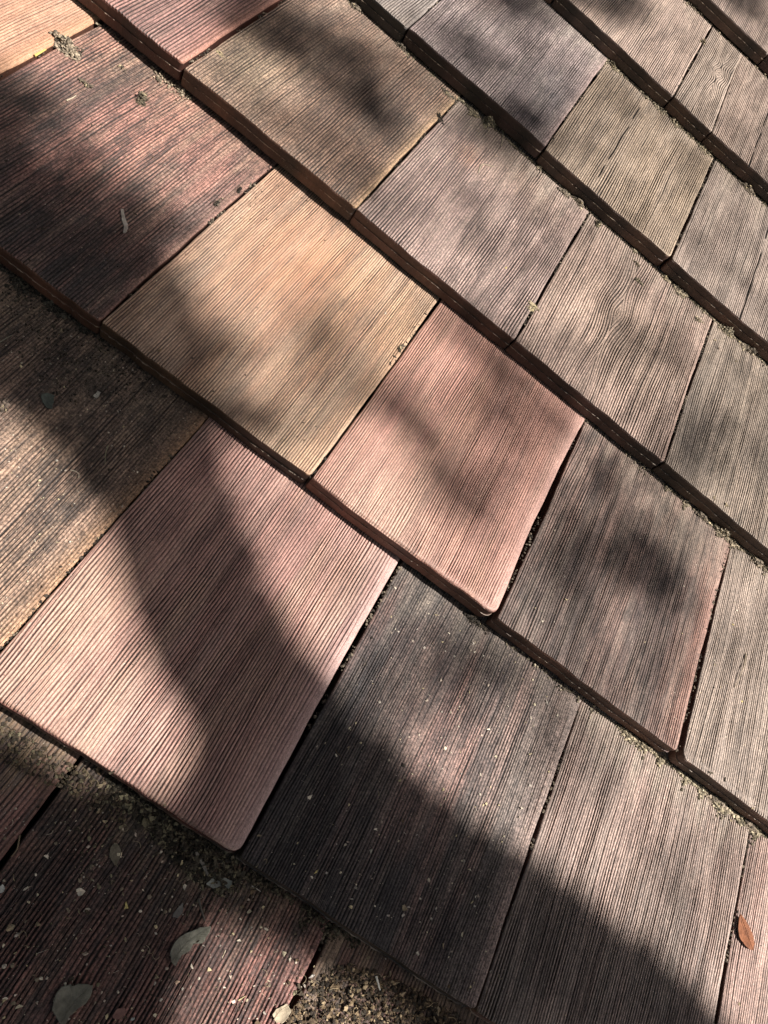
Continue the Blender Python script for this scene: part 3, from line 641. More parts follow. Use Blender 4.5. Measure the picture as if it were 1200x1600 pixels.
# --- leaves
def leaf(name, px, label, c1, c2, cat='leaf', curl=.12, lift=.0008, thick=.00025, vein=None, seed=0, tip=0., dirv=(1, 0)):
    q = np.array([on_roof(x, y) for x, y in px]); c = q.mean(0); P = q[:, :2] - c[:2]
    # denser, slightly ragged outline
    out = []
    R = np.random.RandomState(seed)
    for i in range(len(P)):
        a, b = P[i], P[(i + 1) % len(P)]
        for t in np.linspace(0, 1, 6)[:-1]:
            out.append(a * (1 - t) + b * t + R.randn(2) * .00018)
    out = np.array(out)
    for _ in range(1): out = .12 * np.roll(out, 1, 0) + .76 * out + .12 * np.roll(out, -1, 0)
    m = len(out); rad = np.abs(out).max(); rings = [.0001, .3, .55, .78, .93, 1.0]
    dv = np.array(dirv, float); dv /= np.linalg.norm(dv)
    def hz(xy):
        r = np.linalg.norm(xy, axis=-1) / rad
        al = (xy @ dv) / rad; ac = (xy @ np.array([-dv[1], dv[0]])) / rad
        return curl * rad * (r ** 2) * (.35 + vn(xy[..., 0] / (rad * .7), xy[..., 1] / (rad * .7), seed)) + tip * rad * al + .10 * rad * np.abs(ac) \
            + (vn(xy[..., 0] / .002, xy[..., 1] / .002, seed + 3) - .5) * .0004
    V = np.concatenate([out * s for s in rings]); Z = hz(V) + lift + max(0, abs(tip) * rad * .9)
    top = np.column_stack([V, Z]); bot = np.column_stack([V, Z - thick])
    f = []; o2 = len(top)
    for i in range(len(rings) - 1):
        for j in range(m):
            j2 = (j + 1) % m; a, b, cc, d = i * m + j, i * m + j2, (i + 1) * m + j2, (i + 1) * m + j
            f.append((a, d, cc, b)); f.append((a + o2, b + o2, cc + o2, d + o2))
    e = (len(rings) - 1) * m
    for j in range(m):
        j2 = (j + 1) % m; f.append((e + j, e + j + o2, e + j2 + o2, e + j2))
    co = np.concatenate([top, bot]); co[:, 2] += -H / E * co[:, 1]
    me = mk_mesh(name, co, np.array(f), True)
    M = simple(name + '_skin', tuple(x * .75 for x in c1), tuple(x * 1.15 for x in c2), 170, .75, .0012)
    o = put(name, me, M, u=c[0], v=c[1], n=c[2]); tag(o, label, cat)
    if vein:
        a = np.array(on_roof(*vein[0]))[:2] - c[:2]; b = np.array(on_roof(*vein[1]))[:2] - c[:2]
        tt = np.linspace(0, 1, 14)[:, None]; l = a * (1 - tt) + b * tt; nn = np.array([-(b - a)[1], (b - a)[0]]); l += nn * .05 * np.sin(tt * 3.1)
        for q_ in range(-99, -99): pass
        z = hz(l) + lift + max(0, abs(tip) * rad * .9) - H / E * l[:, 1] + .00012
        Bv = Bits(seed); Bv.fibre(np.column_stack([l, z]), .00032, (1, 1, 1))
        dn = (b - a) / np.linalg.norm(b - a); ln = np.linalg.norm(b - a)
        for q_ in range(2, 11):
            for sg in (-1, 1):
                s0 = l[q_]; di = dn * .75 + sg * .66 * nn / ln; pts = []
                for t_ in np.linspace(0, .42 * ln, 9):
                    x_ = s0 + di * t_
                    ok = False; Q = out * .93
                    for i_ in range(len(Q)):
                        A_, B__ = Q[i_], Q[i_ - 1]
                        if (A_[1] > x_[1]) != (B__[1] > x_[1]) and x_[0] < (B__[0] - A_[0]) * (x_[1] - A_[1]) / (B__[1] - A_[1]) + A_[0]: ok = not ok
                    if not ok: break
                    pts.append([x_[0], x_[1], float(hz(x_[None])[0]) + lift + max(0, abs(tip) * rad * .9) - H / E * x_[1] + .00008])
                if len(pts) > 3: Bv.fibre(pts, .00016, (1, 1, 1))
        put('midrib', Bv.build('midrib'), simple(name + '_rib', tuple(x * .72 for x in c1), tuple(x * 1.1 for x in c2), 400), parent=o)
    return o

leaf('dead_leaf', [(86, 1552), (96, 1541), (110, 1536), (114, 1540), (122, 1535), (136, 1536), (144, 1537), (143, 1550), (136, 1565), (120, 1577), (107, 1587), (100, 1600), (94, 1597), (86, 1585), (81, 1574)],
     'broad grey green dead leaf lying flat at the bottom left', (.12, .115, .09), (.19, .18, .14), vein=((96, 1595), (141, 1540)), seed=3, curl=.28)
leaf('dead_leaf', [(264, 1487), (272, 1470), (290, 1457), (310, 1447), (327, 1445), (325, 1455), (317, 1470), (313, 1474), (305, 1468), (297, 1484), (280, 1494), (272, 1507), (266, 1502)],
     'long torn pale green dead leaf below the mauve shingle', (.16, .155, .12), (.25, .24, .19), vein=((268, 1500), (325, 1447)), seed=4, curl=.35)
leaf('dead_leaf', [(170, 1335), (173, 1323), (179, 1316), (185, 1320), (189, 1331), (187, 1341), (181, 1352), (176, 1348)],
     'small pointed olive leaf standing left of the shaded litter heap', (.15, .13, .09), (.22, .19, .14), vein=((179, 1351), (180, 1318)), seed=5, curl=.2)
leaf('thin_leaf', [(1151, 1426), (1160, 1436), (1168, 1448), (1175, 1463), (1177, 1475), (1174, 1485), (1167, 1482), (1159, 1474), (1152, 1464), (1150, 1450)],
     'smooth rusty orange leaf poking out of the slit at the lower right edge', (.15, .052, .022), (.23, .085, .036), vein=((1151, 1427), (1174, 1484)), seed=6, curl=.06, lift=.0006, tip=-.05, dirv=(1, -.3))
leaf('dead_leaf', [(64, 617), (74, 615), (85, 619), (84, 630), (81, 641), (72, 639), (66, 629)], 'dark shaded green leaf scrap on the blackened part of the tan shingle', (.07, .08, .065), (.11, .12, .10), seed=7)
leaf('leaf_scrap', [(145, 621), (152, 612), (157, 614), (154, 620), (151, 624)], 'pale angular leaf scrap on the blackened part of the tan shingle', (.26, .24, .20), (.34, .32, .27), seed=8)
leaf('bark_strip', [(188, 331), (192, 331), (195, 342), (200, 352), (199, 360), (196, 367), (192, 367), (194, 355), (190, 345)], 'curved grey bark strip on the rose red shingle', (.30, .26, .22), (.40, .35, .30), cat='bark strip', seed=9, curl=.15, thick=.0006)
leaf('dead_leaf', [(174, 1588), (182, 1576), (189, 1574), (196, 1575), (194, 1583), (190, 1590), (182, 1592)], 'reddish leaf scrap at the bottom edge beside the broad grey green leaf', (.17, .085, .07), (.22, .12, .10), seed=10)
leaf('dead_leaf', [(424, 1583), (431, 1575), (440, 1571), (447, 1567), (453, 1577), (449, 1590), (438, 1598), (428, 1594)], 'cupped brown leaf at the left side of the sunlit litter heap', (.30, .24, .17), (.42, .35, .25), seed=12, curl=.35, vein=((426, 1592), (450, 1569)))
leaf('dead_leaf', [(320, 1380), (330, 1372), (342, 1366), (352, 1372), (362, 1376), (356, 1388), (345, 1384), (332, 1388)], 'grey crumpled leaf in the shaded heap under the rounded mauve corner', (.17, .18, .16), (.24, .25, .22), seed=13, curl=.4)
leaf('dead_leaf', [(268, 1432), (276, 1420), (285, 1410), (286, 1424), (278, 1434)], 'dusky triangular leaf scrap above the long torn leaf', (.12, .11, .10), (.17, .16, .14), seed=14)
leaf('dead_leaf', [(0, 1385), (4, 1381), (8, 1388), (5, 1394), (-3, 1396)], 'small white leaf scrap on the left edge near the bottom', (.38, .38, .34), (.46, .46, .42), seed=15)
leaf('dead_leaf', [(302, 1325), (310, 1334), (316, 1345), (324, 1362), (322, 1368), (313, 1352), (305, 1338)], 'narrow grey brown leaf rib sticking from the shaded heap', (.15, .14, .12), (.22, .20, .17), seed=16, lift=.003)

def twig(px, label, r=.0004, col=(.33, .30, .24), name='twig', cat='twig', lift=.0006, seed=0, arch=0.):
    q = np.array([on_roof(x, y) for x, y in px], float); c = q[0].copy(); q -= c
    t = np.linspace(0, 1, len(q)); tt = np.linspace(0, 1, 12)
    l = np.stack([np.interp(tt, t, q[:, i]) for i in range(3)], 1)
    for _ in range(2): l[1:-1] = .25 * l[:-2] + .5 * l[1:-1] + .25 * l[2:]
    l[:, 2] += lift + arch * np.sin(tt * math.pi)
    B = Bits(seed); B.fibre(l, r, col, .5)
    o = put(name, B.build(name), M_CRUMB, u=c[0], v=c[1], n=c[2]); tag(o, label, cat); return o
twig([(747, 271), (750, 260), (755, 256), (762, 259), (772, 261)], 'curled pale twig on the greyish mauve shingle', .0006, seed=1)
twig([(783, 229), (785, 214), (784, 198)], 'short straight pale straw below the tall grey clump', .0004, (.40, .37, .29), name='straw', cat='straw', seed=2, arch=.001)
twig([(169, 696), (165, 707), (164, 717), (164, 726)], 'thin curved pine needle in the shade on the tan shingle', .00035, (.30, .29, .20), name='needle', cat='needle', seed=3)
twig([(582, 1522), (585, 1533), (588, 1544)], 'bright white stick at the right side of the sunlit litter heap', .0008, (.55, .57, .55), seed=4, lift=.006)
twig([(0, 535), (19, 524)], 'short grey straw at the left edge in the dark area', .0004, (.22, .22, .18), name='straw', cat='straw', seed=5)
twig([(1165, 1021), (1160, 1040), (1151, 1060), (1147, 1075)], 'slender beige twig on the pale shingle at the right edge', .0005, (.40, .35, .28), seed=6, arch=.002)
twig([(31, 1305), (27, 1328), (17, 1339)], 'bent brown stem lying in the joint at the lower left edge', .0005, (.20, .16, .11), seed=7)
twig([(310, 1404), (314, 1420), (320, 1439)], 'dark grey twig above the long torn leaf', .0008, (.12, .11, .10), seed=8)
twig([(393, 1384), (400, 1388), (407, 1393)], 'tiny whitish stick just below the charcoal shingle', .0004, (.42, .42, .40), seed=9)
twig([(372, 1563), (383, 1556)], 'pale yellow stick on the lit lower part of the maroon shingle', .0004, (.45, .42, .25), seed=10)
twig([(352, 1484), (347, 1497)], 'small cream stick right of the long torn leaf', .0003, (.42, .36, .28), seed=11)
twig([(104, 158), (113, 154), (119, 150)], 'short white straw below the small dirt clod, upper left', .0005, (.48, .46, .36), name='straw', cat='straw', seed=12)
twig([(54, 88), (63, 83), (72, 78)], 'yellow straw beside the biggest dirt clod', .0010, (.50, .40, .14), name='straw', cat='straw', seed=13)
twig([(110, 735), (119, 737), (124, 742), (122, 747)], 'tiny hooked white fibre near the shadow edge on the tan shingle', .0004, (.42, .38, .32), name='fibre', cat='fibre', seed=14)

def bit(px, py, r, col, label, seed):
    u, v, n = on_roof(px, py); B = Bits(seed); B.flake(np.array([0, 0, .0003]), r / 1000, col, .4)
    o = put('plant_flake', B.build('plant_flake'), M_CRUMB, u=u, v=v, n=n); tag(o, label, 'plant flake')
for a in [(198, 1416, 2.4, YEL, 'yellow flake on the dark maroon shingle'), (126, 1392, 2.5, PALE, 'largest whitish flake on the dark maroon shingle'),
          (223, 1391, 1.5, PALE, 'small white flake right of the largest whitish flake'), (205, 1376, 1.6, CHAFF, 'cream flake between the olive leaf and the yellow flake'),
          (484, 1246, 2.2, PALE, 'white crumpled flake on the charcoal shingle'), (493, 1362, 1.7, YEL, 'pale yellow flake low on the charcoal shingle'),
          (579, 1329, 2.0, (.33, .34, .30), 'greenish grey flake on the lower part of the charcoal shingle'), (762, 1140, 1.8, PALE, 'bright flake on the lit upper part of the charcoal shingle'),
          (884, 937, 2.0, CHAFF, 'cream flake on the dark brown grey shingle, higher one'), (847, 971, 1.4, PALE, 'white flake near the lower left of the dark brown grey shingle'),
          (1145, 977, 2.2, YEL, 'yellowish flake on the pale beige grey shingle, higher one'), (1159, 1096, 1.3, YEL, 'small yellow flake under the slender beige twig'),
          (616, 919, 1.8, PALE, 'long cream flake at the top left corner of the charcoal shingle'), (1155, 1569, 1.6, CHAFF, 'tan flake below the rusty orange leaf'),
          (178, 1046, 1.8, PALE, 'white flake in the sunlit part of the mauve shingle'), (359, 1248, 1.8, PALE, 'white flake in the shaded part of the mauve shingle'),
          (487, 1527, 2.6, (.6, .6, .58), 'bright white flake at the top of the sunlit litter heap'), (300, 1510, 1.6, PALE, 'white flake below the long torn leaf'),
          (277, 1535, 2.0, (.48, .36, .28), 'peach flake on the lit lower part of the maroon shingle'), (600, 155, 1.6, CHAFF, 'cream flake on the brown tan shingle by the joint'),
          (627, 167, 1.6, CHAFF, 'bird track shaped cream flake on the brown tan shingle'), (790, 419, 1.6, YEL, 'yellow flake on the greyish mauve shingle'),
          (767, 465, 1.4, PALE, 'white speck near the butt of the greyish mauve shingle'), (602, 490, 1.4, PALE, 'white fleck on the golden tan shingle'),
          (505, 118, 1.2, PALE, 'white fleck in the dark blotch of the brown tan shingle'), (7, 1562, 1.4, CHAFF, 'yellowish flake in the bottom left corner'),
          (214, 738, 1.1, PALE, 'white speck deep in the shade on the tan shingle'), (207, 1594, 1.7, (.45, .5, .5), 'bluish white flake at the bottom edge')]:
    bit(*a, seed=int(a[0] * 7 + a[1]))

# --- grit nobody could count: crumbs along the butts and flecks all over
G = Bits(77); R = G.r
def trail(k, x0, y0, x1, y1, n0_, col=(.30, .27, .21), r=.0006, spread=.004, fib=.2):
    """crumbs lying on the course below the butt line of course k"""
    a = on_roof(x0, y0)[0]; b = on_roof(x1, y1)[0]; n = int(n0_ * 2.4)
    for i in range(n):
        t = R.rand(); u = a + (b - a) * t + .002 * R.randn(); m = max(0, vn(u / .009, 0, k + 5) * 1.9 - .75) ** 1.5
        if R.rand() > .25 + m: continue
        v = k * E - .0018 - abs(R.randn()) * spread * (.25 + m); z = surf_n(k - 1, v)
        rr = r * (.35 + 1.9 * R.rand() ** 2); p = np.array([u, v, z + rr * .5 + R.rand() * .007 * float(m) * math.exp(-(k * E - v) / .003)])
        c = np.array(col) * (.2 + 1.4 * R.rand() ** 1.4)
        if R.rand() < fib: G.curl(p, rr * 7, .00013, c * 1.3)
        else: G.crumb(p, rr, c)
trail(3, 600, 30, 640, 70, 160); trail(3, 640, 70, 735, 170, 420, (.24, .22, .16)); trail(3, 735, 170, 850, 270, 520, (.24, .21, .16)); trail(3, 850, 270, 1030, 420, 500, (.33, .30, .23), .0005, .003)
trail(3, 1030, 420, 1200, 565, 900, (.28, .25, .19)); trail(2, 1040, 750, 1200, 880, 700, (.27, .24, .18)); trail(2, 900, 635, 1040, 745, 130, r=.0004); trail(2, 240, 105, 300, 150, 90, (.3, .26, .2))
trail(4, 860, 30, 950, 105, 260, (.33, .30, .23), .0005); trail(4, 940, 95, 1050, 190, 420); trail(4, 1050, 190, 1200, 330, 500, (.3, .27, .2), .0005)
trail(1, 800, 985, 980, 1140, 160, r=.0005); trail(1, 960, 1130, 1060, 1190, 420, (.30, .27, .2)); trail(1, 1060, 1190, 1200, 1300, 900, (.34, .31, .23), .0006, .005)
trail(1, 0, 400, 160, 530, 420, (.05, .048, .04)); trail(0, 385, 1360, 560, 1480, 450, (.10, .09, .065), .0005, .006); trail(0, 160, 1215, 380, 1350, 500, (.07, .065, .05))
trail(5, 1060, 0, 1200, 110, 160, (.25, .22, .17)); trail(1, 730, 930, 790, 965, 60, (.06, .05, .04)); trail(2, 130, 10, 200, 60, 60)
def scatter(poly, n, cols, rr=(.00015, .0006), fl=.35, fb=.05):
    pts = np.array(poly, float); mn, mx = pts.min(0), pts.max(0); d = 0
    while d < n:
        q = mn + R.rand(2) * (mx - mn); ins = False
        for i in range(len(pts)):
            a, b = pts[i], pts[i - 1]
            if (a[1] > q[1]) != (b[1] > q[1]) and q[0] < (b[0] - a[0]) * (q[1] - a[1]) / (b[1] - a[1]) + a[0]: ins = not ins
        if not ins: continue
        d += 1; u, v, z = on_roof(*q); r = rr[0] + (rr[1] - rr[0]) * R.rand() ** 3; c = cols[R.randint(len(cols))]; k = R.rand()
        p = np.array([u, v, z + r * .3 - .0002])
        if k < fl: G.flake(p, r * 1.6, c)
        elif k < fl + fb: G.curl(p, r * 9, .00012, c)
        else: G.crumb(p, r, c)
LIGHTS = (PALE, CHAFF, (.38, .36, .33), SAND, (.50, .47, .36)); DARKS = (SOIL_D, (.07, .05, .04), (.10, .07, .05))
scatter([(0, 0), (1200, 0), (1200, 1600), (0, 1600)], 900, LIGHTS, (.00012, .00045))
scatter([(0, 0), (1200, 0), (1200, 1600), (0, 1600)], 500, DARKS, (.00015, .0005), .2)
scatter([(640, 900), (900, 1080), (760, 1560), (400, 1330)], 520, LIGHTS, (.0002, .0011), .5)
scatter([(0, 1260), (150, 1260), (500, 1470), (480, 1600), (0, 1600)], 430, LIGHTS + (PALE, OLIVE, SOIL, SOIL_D), (.0003, .0013), .45, .1)
scatter([(100, 1270), (240, 1300), (420, 1400), (300, 1440), (120, 1380)], 300, (OLIVE, SOIL_D, (.09, .08, .06), SOIL), (.0003, .0012), .4, .15)
scatter([(130, 50), (290, 115), (430, 255), (200, 450), (0, 360), (0, 130)], 520, DARKS + (SOIL,), (.0002, .0008), .2)
scatter([(0, 420), (320, 655), (180, 820), (0, 990)], 520, LIGHTS + DARKS, (.0002, .0008), .35)
scatter([(430, 260), (520, 330), (230, 500), (180, 480)], 160, DARKS, (.0002, .0007), .2)
scatter([(800, 760), (1130, 850), (1060, 1150), (780, 940)], 160, LIGHTS, (.0002, .0007))
scatter([(1140, 870), (1200, 880), (1200, 1260), (1070, 1160)], 160, LIGHTS + DARKS, (.0002, .0007))
for (x0, y0, x1, y1, n) in ((190, 1230, 400, 1400, 70), (0, 1130, 200, 1260, 40), (450, 1520, 760, 1600, 90), (0, 1400, 460, 1600, 45), (640, 80, 860, 260, 40), (1060, 470, 1200, 580, 40), (1100, 790, 1200, 880, 30), (1060, 1200, 1200, 1290, 30), (0, 420, 250, 640, 40), (420, 1000, 800, 1500, 26)):
    for _ in range(n):
        t = R.rand(); s_ = .10 * R.randn(); x = x0 + (x1 - x0) * t - (y1 - y0) * s_; y = y0 + (y1 - y0) * t + (x1 - x0) * s_
        u, v, z = on_roof(x, y); c = ((.12, .09, .06), (.07, .06, .045), (.28, .24, .17), (.04, .035, .03))[R.randint(4)]
        L_ = .003 + .008 * R.rand() ** 2
        if R.rand() < .6: G.curl(np.array([u, v, z + .0012]), L_, .00022, c)
        else: G.flake(np.array([u, v, z + .0006]), .0012 + .0016 * R.rand(), c, .6)
for (k, u0, u1, lab, p) in T:          # dirt caught in the joints
    for i in range(230):
        t = R.rand(); v = (k + t) * E
        if vn(v / .018, 0, int(1000 * u1) + 3) < .52: continue
        r = .0003 + .0009 * R.rand() ** 2; G.crumb(np.array([u1 + .0010 + .0009 * R.randn(), v, surf_n(k, v) - .0012 * R.rand()]), r, np.array(((.05, .042, .034), (.16, .14, .11), (.03, .026, .022))[R.randint(3)]))
scatter([(325, 660), (625, 880), (375, 1335), (0, 1100), (0, 1020)], 90, DARKS + (PALE,), (.0002, .0009), .3)
scatter([(430, 260), (685, 465), (480, 745), (160, 500)], 150, DARKS, (.0002, .0009), .25)
scatter([(685, 470), (915, 655), (770, 955), (485, 745)], 60, DARKS + (PALE,), (.0002, .0007), .3)
o = put('grit', G.build('grit'), M_CRUMB, u=0, v=0, n=0); tag(o, kind='stuff')
# ------------------------------------------------------------------ the tree whose foliage dapples the roof (it stands beside the house, sunward)
M_BARK = simple('bark', (.07, .05, .035), (.14, .11, .08), 12, .95, .01)
M_LEAF = simple('green_leaves', (.045, .075, .02), (.09, .13, .035), 6, .6, .0005)
tree_rnd = np.random.RandomState(21)
LV = []; LF = []; LN = 0
def add_leaf(p, L, nrm=None):
    global LN
    n = SUN_W + .75 * tree_rnd.randn(3) if nrm is None else nrm; n = n / np.linalg.norm(n)
    a = np.cross(n, tree_rnd.randn(3)); a /= np.linalg.norm(a); b = np.cross(n, a)
    prof = [(-.5, 0), (-.25, .19), (.1, .23), (.5, 0), (.1, -.23), (-.25, -.19)]
    LV.append([p + L * (a * x + b * y - n * .25 * abs(y)) for x, y in prof]); LF.extend([(LN, LN + 1, LN + 2, LN + 3), (LN, LN + 3, LN + 4, LN + 5)]); LN += 6
def inside(P, q):
    r = False
    for i in range(len(P)):
        a, b = P[i], P[i - 1]
        if (a[1] > q[1]) != (b[1] > q[1]) and q[0] < (b[0] - a[0]) * (q[1] - a[1]) / (b[1] - a[1]) + a[0]: r = not r
    return r
def mass(poly, cover, d0, d1, L=.045):
    """foliage whose shade covers the outline; cover = mean number of leaves over each spot"""
    P = np.array([on_roof(x, y)[:2] for x, y in poly])
    A = .5 * abs(sum(P[i - 1][0] * P[i][1] - P[i][0] * P[i - 1][1] for i in range(len(P))))
    n = int(A * cover / (L * L * .30 * .75)) + 1; mn, mx = P.min(0), P.max(0); d = 0
    while d < n:
        q = mn + tree_rnd.rand(2) * (mx - mn)
        if not inside(P, q): continue
        d += 1; dist = d0 + (d1 - d0) * tree_rnd.rand()
        add_leaf(W(q[0], q[1]) + SUN_W * dist, L * (.7 + .6 * tree_rnd.rand()))
    c = P.mean(0); return W(c[0], c[1]) + SUN_W * (d0 + d1) / 2
def blob(x, y, r, cover, d0, d1, L=.04, ry=None, ang=0):
    ry = ry or r; an = np.linspace(0, 2 * math.pi, 15)[:-1]
    return mass([(x + r * math.cos(a) * math.cos(ang) - ry * math.sin(a) * math.sin(ang), y + r * math.cos(a) * math.sin(ang) + ry * math.sin(a) * math.cos(ang)) for a in an], cover, d0, d1, L)
TG = []
def soft(*a, **k): TG.append(blob(*a, **k))
mass([(-260, 250), (0, 395), (160, 510), (350, 650), (362, 735), (385, 815), (420, 885), (450, 965), (505, 1040), (525, 1100), (440, 1220), (300, 1235), (322, 1170), (330, 1100), (310, 1030), (280, 960), (240, 890), (185, 815), (130, 740), (80, 672), (0, 630), (-260, 560)], 6.0, 2.8, 3.5, .026)
mass([(512, 1050), (570, 1130), (640, 1200), (720, 1270), (800, 1325), (900, 1395), (1010, 1475), (1100, 1560), (1180, 1650), (1180, 1900), (850, 1720), (660, 1580), (520, 1515), (430, 1452), (340, 1455), (260, 1640), (-150, 1800), (-150, 1140), (10, 1150), (90, 1195), (170, 1235), (250, 1255), (300, 1210), (330, 1140), (440, 1090)], 5.5, 2.4, 3.1, .028)
mass([(150, 495), (230, 445), (290, 415), (340, 480), (385, 540), (435, 640), (415, 710), (330, 655)], 1.9, 3.6, 4.6, .03)
mass([(165, 495), (220, 450), (290, 500), (350, 600), (330, 650)], 1.5, 3.6, 4.6, .03)
mass([(-150, 100), (40, 112), (90, 160), (130, 220), (200, 280), (260, 320), (310, 360), (290, 400), (165, 497), (0, 385), (-150, 300)], 2.3, 3.4, 4.4, .03)
mass([(-150, 270), (60, 260), (160, 330), (240, 420), (165, 497), (0, 385)], 2.0, 3.4, 4.4, .03)
soft(385, 8, 60, 2.3, 4.8, 5.8, L=.03); soft(460, 62, 60, 2.0, 4.8, 5.8, L=.03, ry=38, ang=.7); soft(550, 135, 80, 2.2, 4.8, 5.8, L=.03, ry=42, ang=.7)
soft(805, 200, 65, 2.6, 4.5, 5.5, L=.03, ry=45, ang=.6); soft(730, 95, 70, 1.2, 4.8, 5.6, L=.03, ry=35, ang=.7); soft(830, 0, 80, 1.9, 4.5, 5.5, L=.03, ry=42); soft(965, 5, 50, 2, 4.5, 5.5, L=.03, ry=30); soft(1160, 0, 50, 1.5, 4.5, 5.5, L=.03)
soft(610, 625, 95, 1.2, 4.4, 5.2, L=.03, ry=30, ang=.6); soft(705, 745, 100, 1.4, 4.4, 5.2, L=.03, ry=38, ang=.9); soft(800, 575, 60, 1.2, 4.4, 5.2, L=.03, ry=28, ang=.7); soft(860, 650, 65, 1.2, 4.4, 5.2, L=.03, ry=28, ang=.9)
soft(1015, 890, 85, 1.8, 4.4, 5.4, L=.03, ry=50, ang=.9); soft(890, 850, 60, 1.2, 4.4, 5.4, L=.03, ry=38, ang=.9); soft(985, 745, 50, 1.0, 4.4, 5.4, L=.03)
soft(745, 1035, 80, 1.8, 4.2, 5.2, L=.03, ry=45, ang=.5); soft(640, 1110, 60, .8, 4.2, 5.2, L=.03, ry=30, ang=.7); soft(1080, 700, 60, .7, 4.5, 5.5, L=.03, ry=30, ang=.9); soft(520, 500, 60, .4, 4.5, 5.5, L=.03, ry=30, ang=.9)
# thin leafy fringe: a light veil of shade
for poly, cv in (([(325, 665), (480, 750), (625, 880), (580, 950), (520, 980), (440, 850)], .25), ([(330, 420), (520, 470), (600, 620), (480, 745), (400, 700)], .40),
                 ([(560, 560), (700, 470), (915, 655), (860, 820), (640, 760)], .40), ([(600, 20), (850, 20), (1200, 250), (1200, 900), (1000, 700), (700, 400), (560, 330)], .22),
                 ([(640, 880), (900, 1080), (1200, 1300), (1200, 1500), (700, 1180)], .18), ([(800, 700), (1100, 800), (1050, 1150), (800, 950)], .45), ([(300, 110), (500, 10), (700, 150), (550, 320)], .40)):
    mass(poly, cv, 4.6, 5.8, .032)
# the rest of the crown: shade falling outside the picture
TRUNK = np.array([4.3, 2.2, 0.0])
def shade_at(p):
    q = (p - ORIGIN) @ R3; t = q[2] / SUN_L[2]; return q[0] - SUN_L[0] * t, q[1] - SUN_L[1] * t
cnt = 0
while cnt < 2600:
    c = np.array([3.4, 1.8, 7.2]) + tree_rnd.randn(3) * np.array([1.1, 1.1, .8]); su, sv = shade_at(c)
    if -1.0 < su < 1.0 and -.6 < sv < 1.8: continue
    for _ in range(4): add_leaf(c + tree_rnd.randn(3) * .12, .07, tree_rnd.randn(3))
    cnt += 1
MINE = (LV, LF); LV = []; LF = []; LN = 0
# an added, unseen second tree: its crown blocks skylight to darken the shade
cnt = 0; RC = W(.1, .6)
while cnt < 5200:
    d = tree_rnd.randn(3); d[2] = abs(d[2]); d /= np.linalg.norm(d)
    if d[2] < .22 or d @ SUN_W > .93: continue
    c = RC + d * (3.0 + 2.6 * tree_rnd.rand()); su, sv = shade_at(c)
    if -1.0 < su < 1.0 and -.6 < sv < 1.8: continue
    for _ in range(4): add_leaf(c + tree_rnd.randn(3) * .10, .15, d + .6 * tree_rnd.randn(3))
    cnt += 1
OTHER = (LV, LF); LV, LF = MINE
def tube(path, r0, r1, seg=10):
    path = np.asarray(path, float); m = len(path); t = np.gradient(path, axis=0); t /= np.linalg.norm(t, axis=1)[:, None]
    a = np.cross(t, [0.31, .2, .93]); a /= np.linalg.norm(a, axis=1)[:, None] + 1e-9; b = np.cross(t, a); v = []; f = []
    for i in range(m):
        r = r0 + (r1 - r0) * i / (m - 1)
        for q in range(seg):
            an = q * 2 * math.pi / seg; v.append(path[i] + r * (1 + .08 * math.sin(3 * an + i)) * (a[i] * math.cos(an) + b[i] * math.sin(an)))
    for i in range(m - 1):
        for q in range(seg): q2 = (q + 1) % seg; f.append((i * seg + q, i * seg + q2, (i + 1) * seg + q2, (i + 1) * seg + q))
    return np.array(v), np.array(f)
tree = bpy.data.objects.new('shade_tree', None); COL.objects.link(tree); tree.location = Vector(TRUNK)
tag(tree, 'leafy tree beside the house that throws dappled shade on the roof', 'tree')
tt = np.linspace(0, 1, 14)[:, None]
top = np.array([3.7, 2.0, 6.6])
tp = TRUNK * (1 - tt) + top * tt + np.column_stack([.12 * np.sin(tt[:, 0] * 5), .1 * np.sin(tt[:, 0] * 4), 0 * tt[:, 0]])
v, f = tube(tp - TRUNK, .19, .09, 14); put('trunk', mk_mesh('trunk', v, f, True), M_BARK, parent=tree)
def sp(u, v, d): return W(u, v) + SUN_W * d          # the point whose shade falls at (u, v), at distance d towards the sun
def limb(pts, r0, r1):
    P_ = np.array(pts); x = np.linspace(0, 1, len(P_)); xs = np.linspace(0, 1, 28)
    l = np.stack([np.interp(xs, x, P_[:, q]) for q in range(3)], 1)
    for _ in range(4): l[1:-1] = .25 * l[:-2] + .5 * l[1:-1] + .25 * l[2:]
    l = l + .012 * np.column_stack([np.sin(xs * 17), np.cos(xs * 13), np.sin(xs * 11)])
    v, f = tube(l - TRUNK, r0, r1); put('limb', mk_mesh('limb', v, f, True), M_BARK, parent=tree)
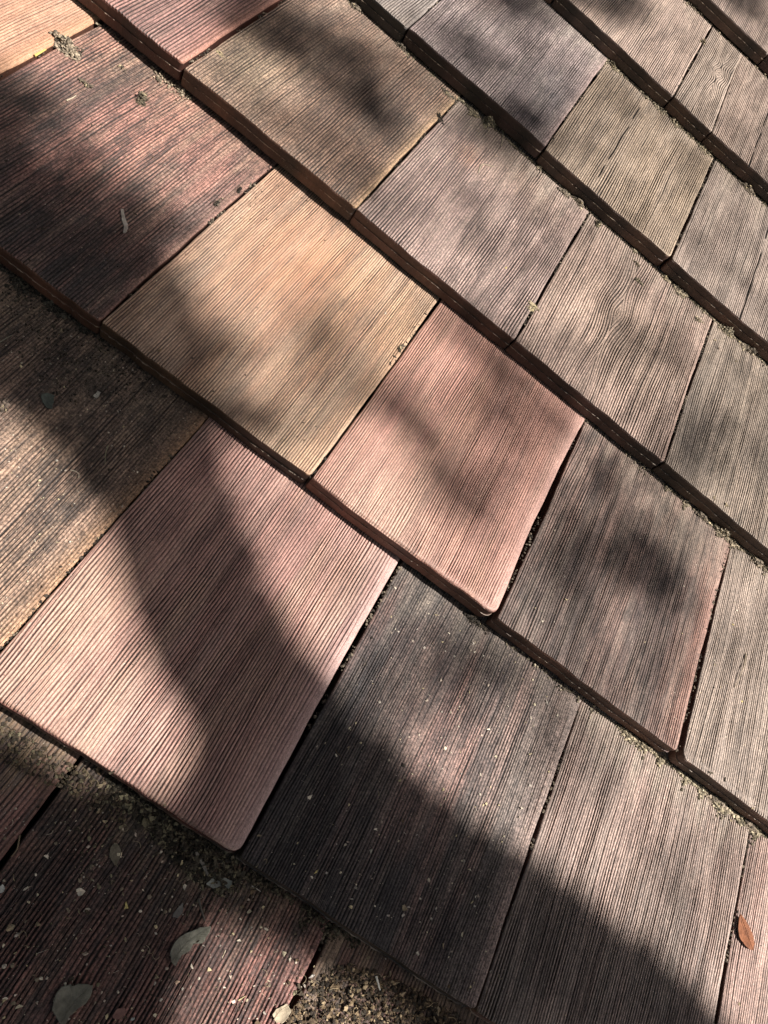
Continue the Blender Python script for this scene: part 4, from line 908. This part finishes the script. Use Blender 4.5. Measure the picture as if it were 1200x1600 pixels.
# the great bough runs over the foot of the roof and along the dark band of shade
limb([tp[9], sp(1.6, .6, 3.1), sp(1.0, -.25, 2.8), sp(.55, -.12, 2.7), sp(.25, .02, 2.8), sp(.02, .10, 2.9), sp(-.12, .20, 3.0), sp(-.30, .28, 3.2)], .055, .020)
limb([sp(-.30, .28, 3.2), sp(-.5, .32, 3.4), sp(-.42, .38, 3.8), sp(-.3, .30, 4.0), sp(-.2, .26, 4.1)], .014, .004)
for i, g_ in enumerate(TG):
    q = (g_ - ORIGIN) @ R3; d = q[2] / SUN_L[2]; su = q[0] - SUN_L[0] * d; sv = q[1] - SUN_L[1] * d
    limb([tp[9 + i % 5], sp(1.5, 1.9, d + .3), sp(su + .5, sv + .45, d + .3), g_], .006, .0012)
cr = mk_mesh('crown', np.concatenate(LV) - TRUNK, np.array(LF), False); put('crown', cr, M_LEAF, parent=tree)

sky_blocker = bpy.data.objects.new('sky_blocking_tree', None); COL.objects.link(sky_blocker); T2 = np.array([-3.9, -.6, 0.0]); sky_blocker.location = Vector(T2)  # tree added out of view to shut out skylight
tag(sky_blocker, 'unseen wide tree added to block skylight and deepen the shade on the roof', 'tree')
def limb2(pts, r0, r1, name):
    P_ = np.array(pts, float); x = np.linspace(0, 1, len(P_)); xs = np.linspace(0, 1, 22)
    l = np.stack([np.interp(xs, x, P_[:, q]) for q in range(3)], 1)
    for _ in range(3): l[1:-1] = .25 * l[:-2] + .5 * l[1:-1] + .25 * l[2:]
    v, f = tube(l - T2, r0, r1, 12); put(name, mk_mesh(name, v, f, True), M_BARK, parent=sky_blocker)
limb2([T2, T2 + [.1, .1, 3], T2 + [.35, .2, 6.2]], .26, .14, 'trunk')
for a in ((-2.4, 2.6, 7.2), (-2.0, -1.6, 7.6), (-1.2, 3.6, 7.4), (-2.2, .6, 8.3), (-5.0, 1.2, 7.2)):
    limb2([T2 + [.3, .15, 5.2], (T2 + [.3, .15, 5.2] + np.array(a)) / 2 + [0, 0, .5], a], .09, .015, 'limb')
put('crown', mk_mesh('crown', np.concatenate(OTHER[0]) - T2, np.array(OTHER[1]), False), M_LEAF, parent=sky_blocker)
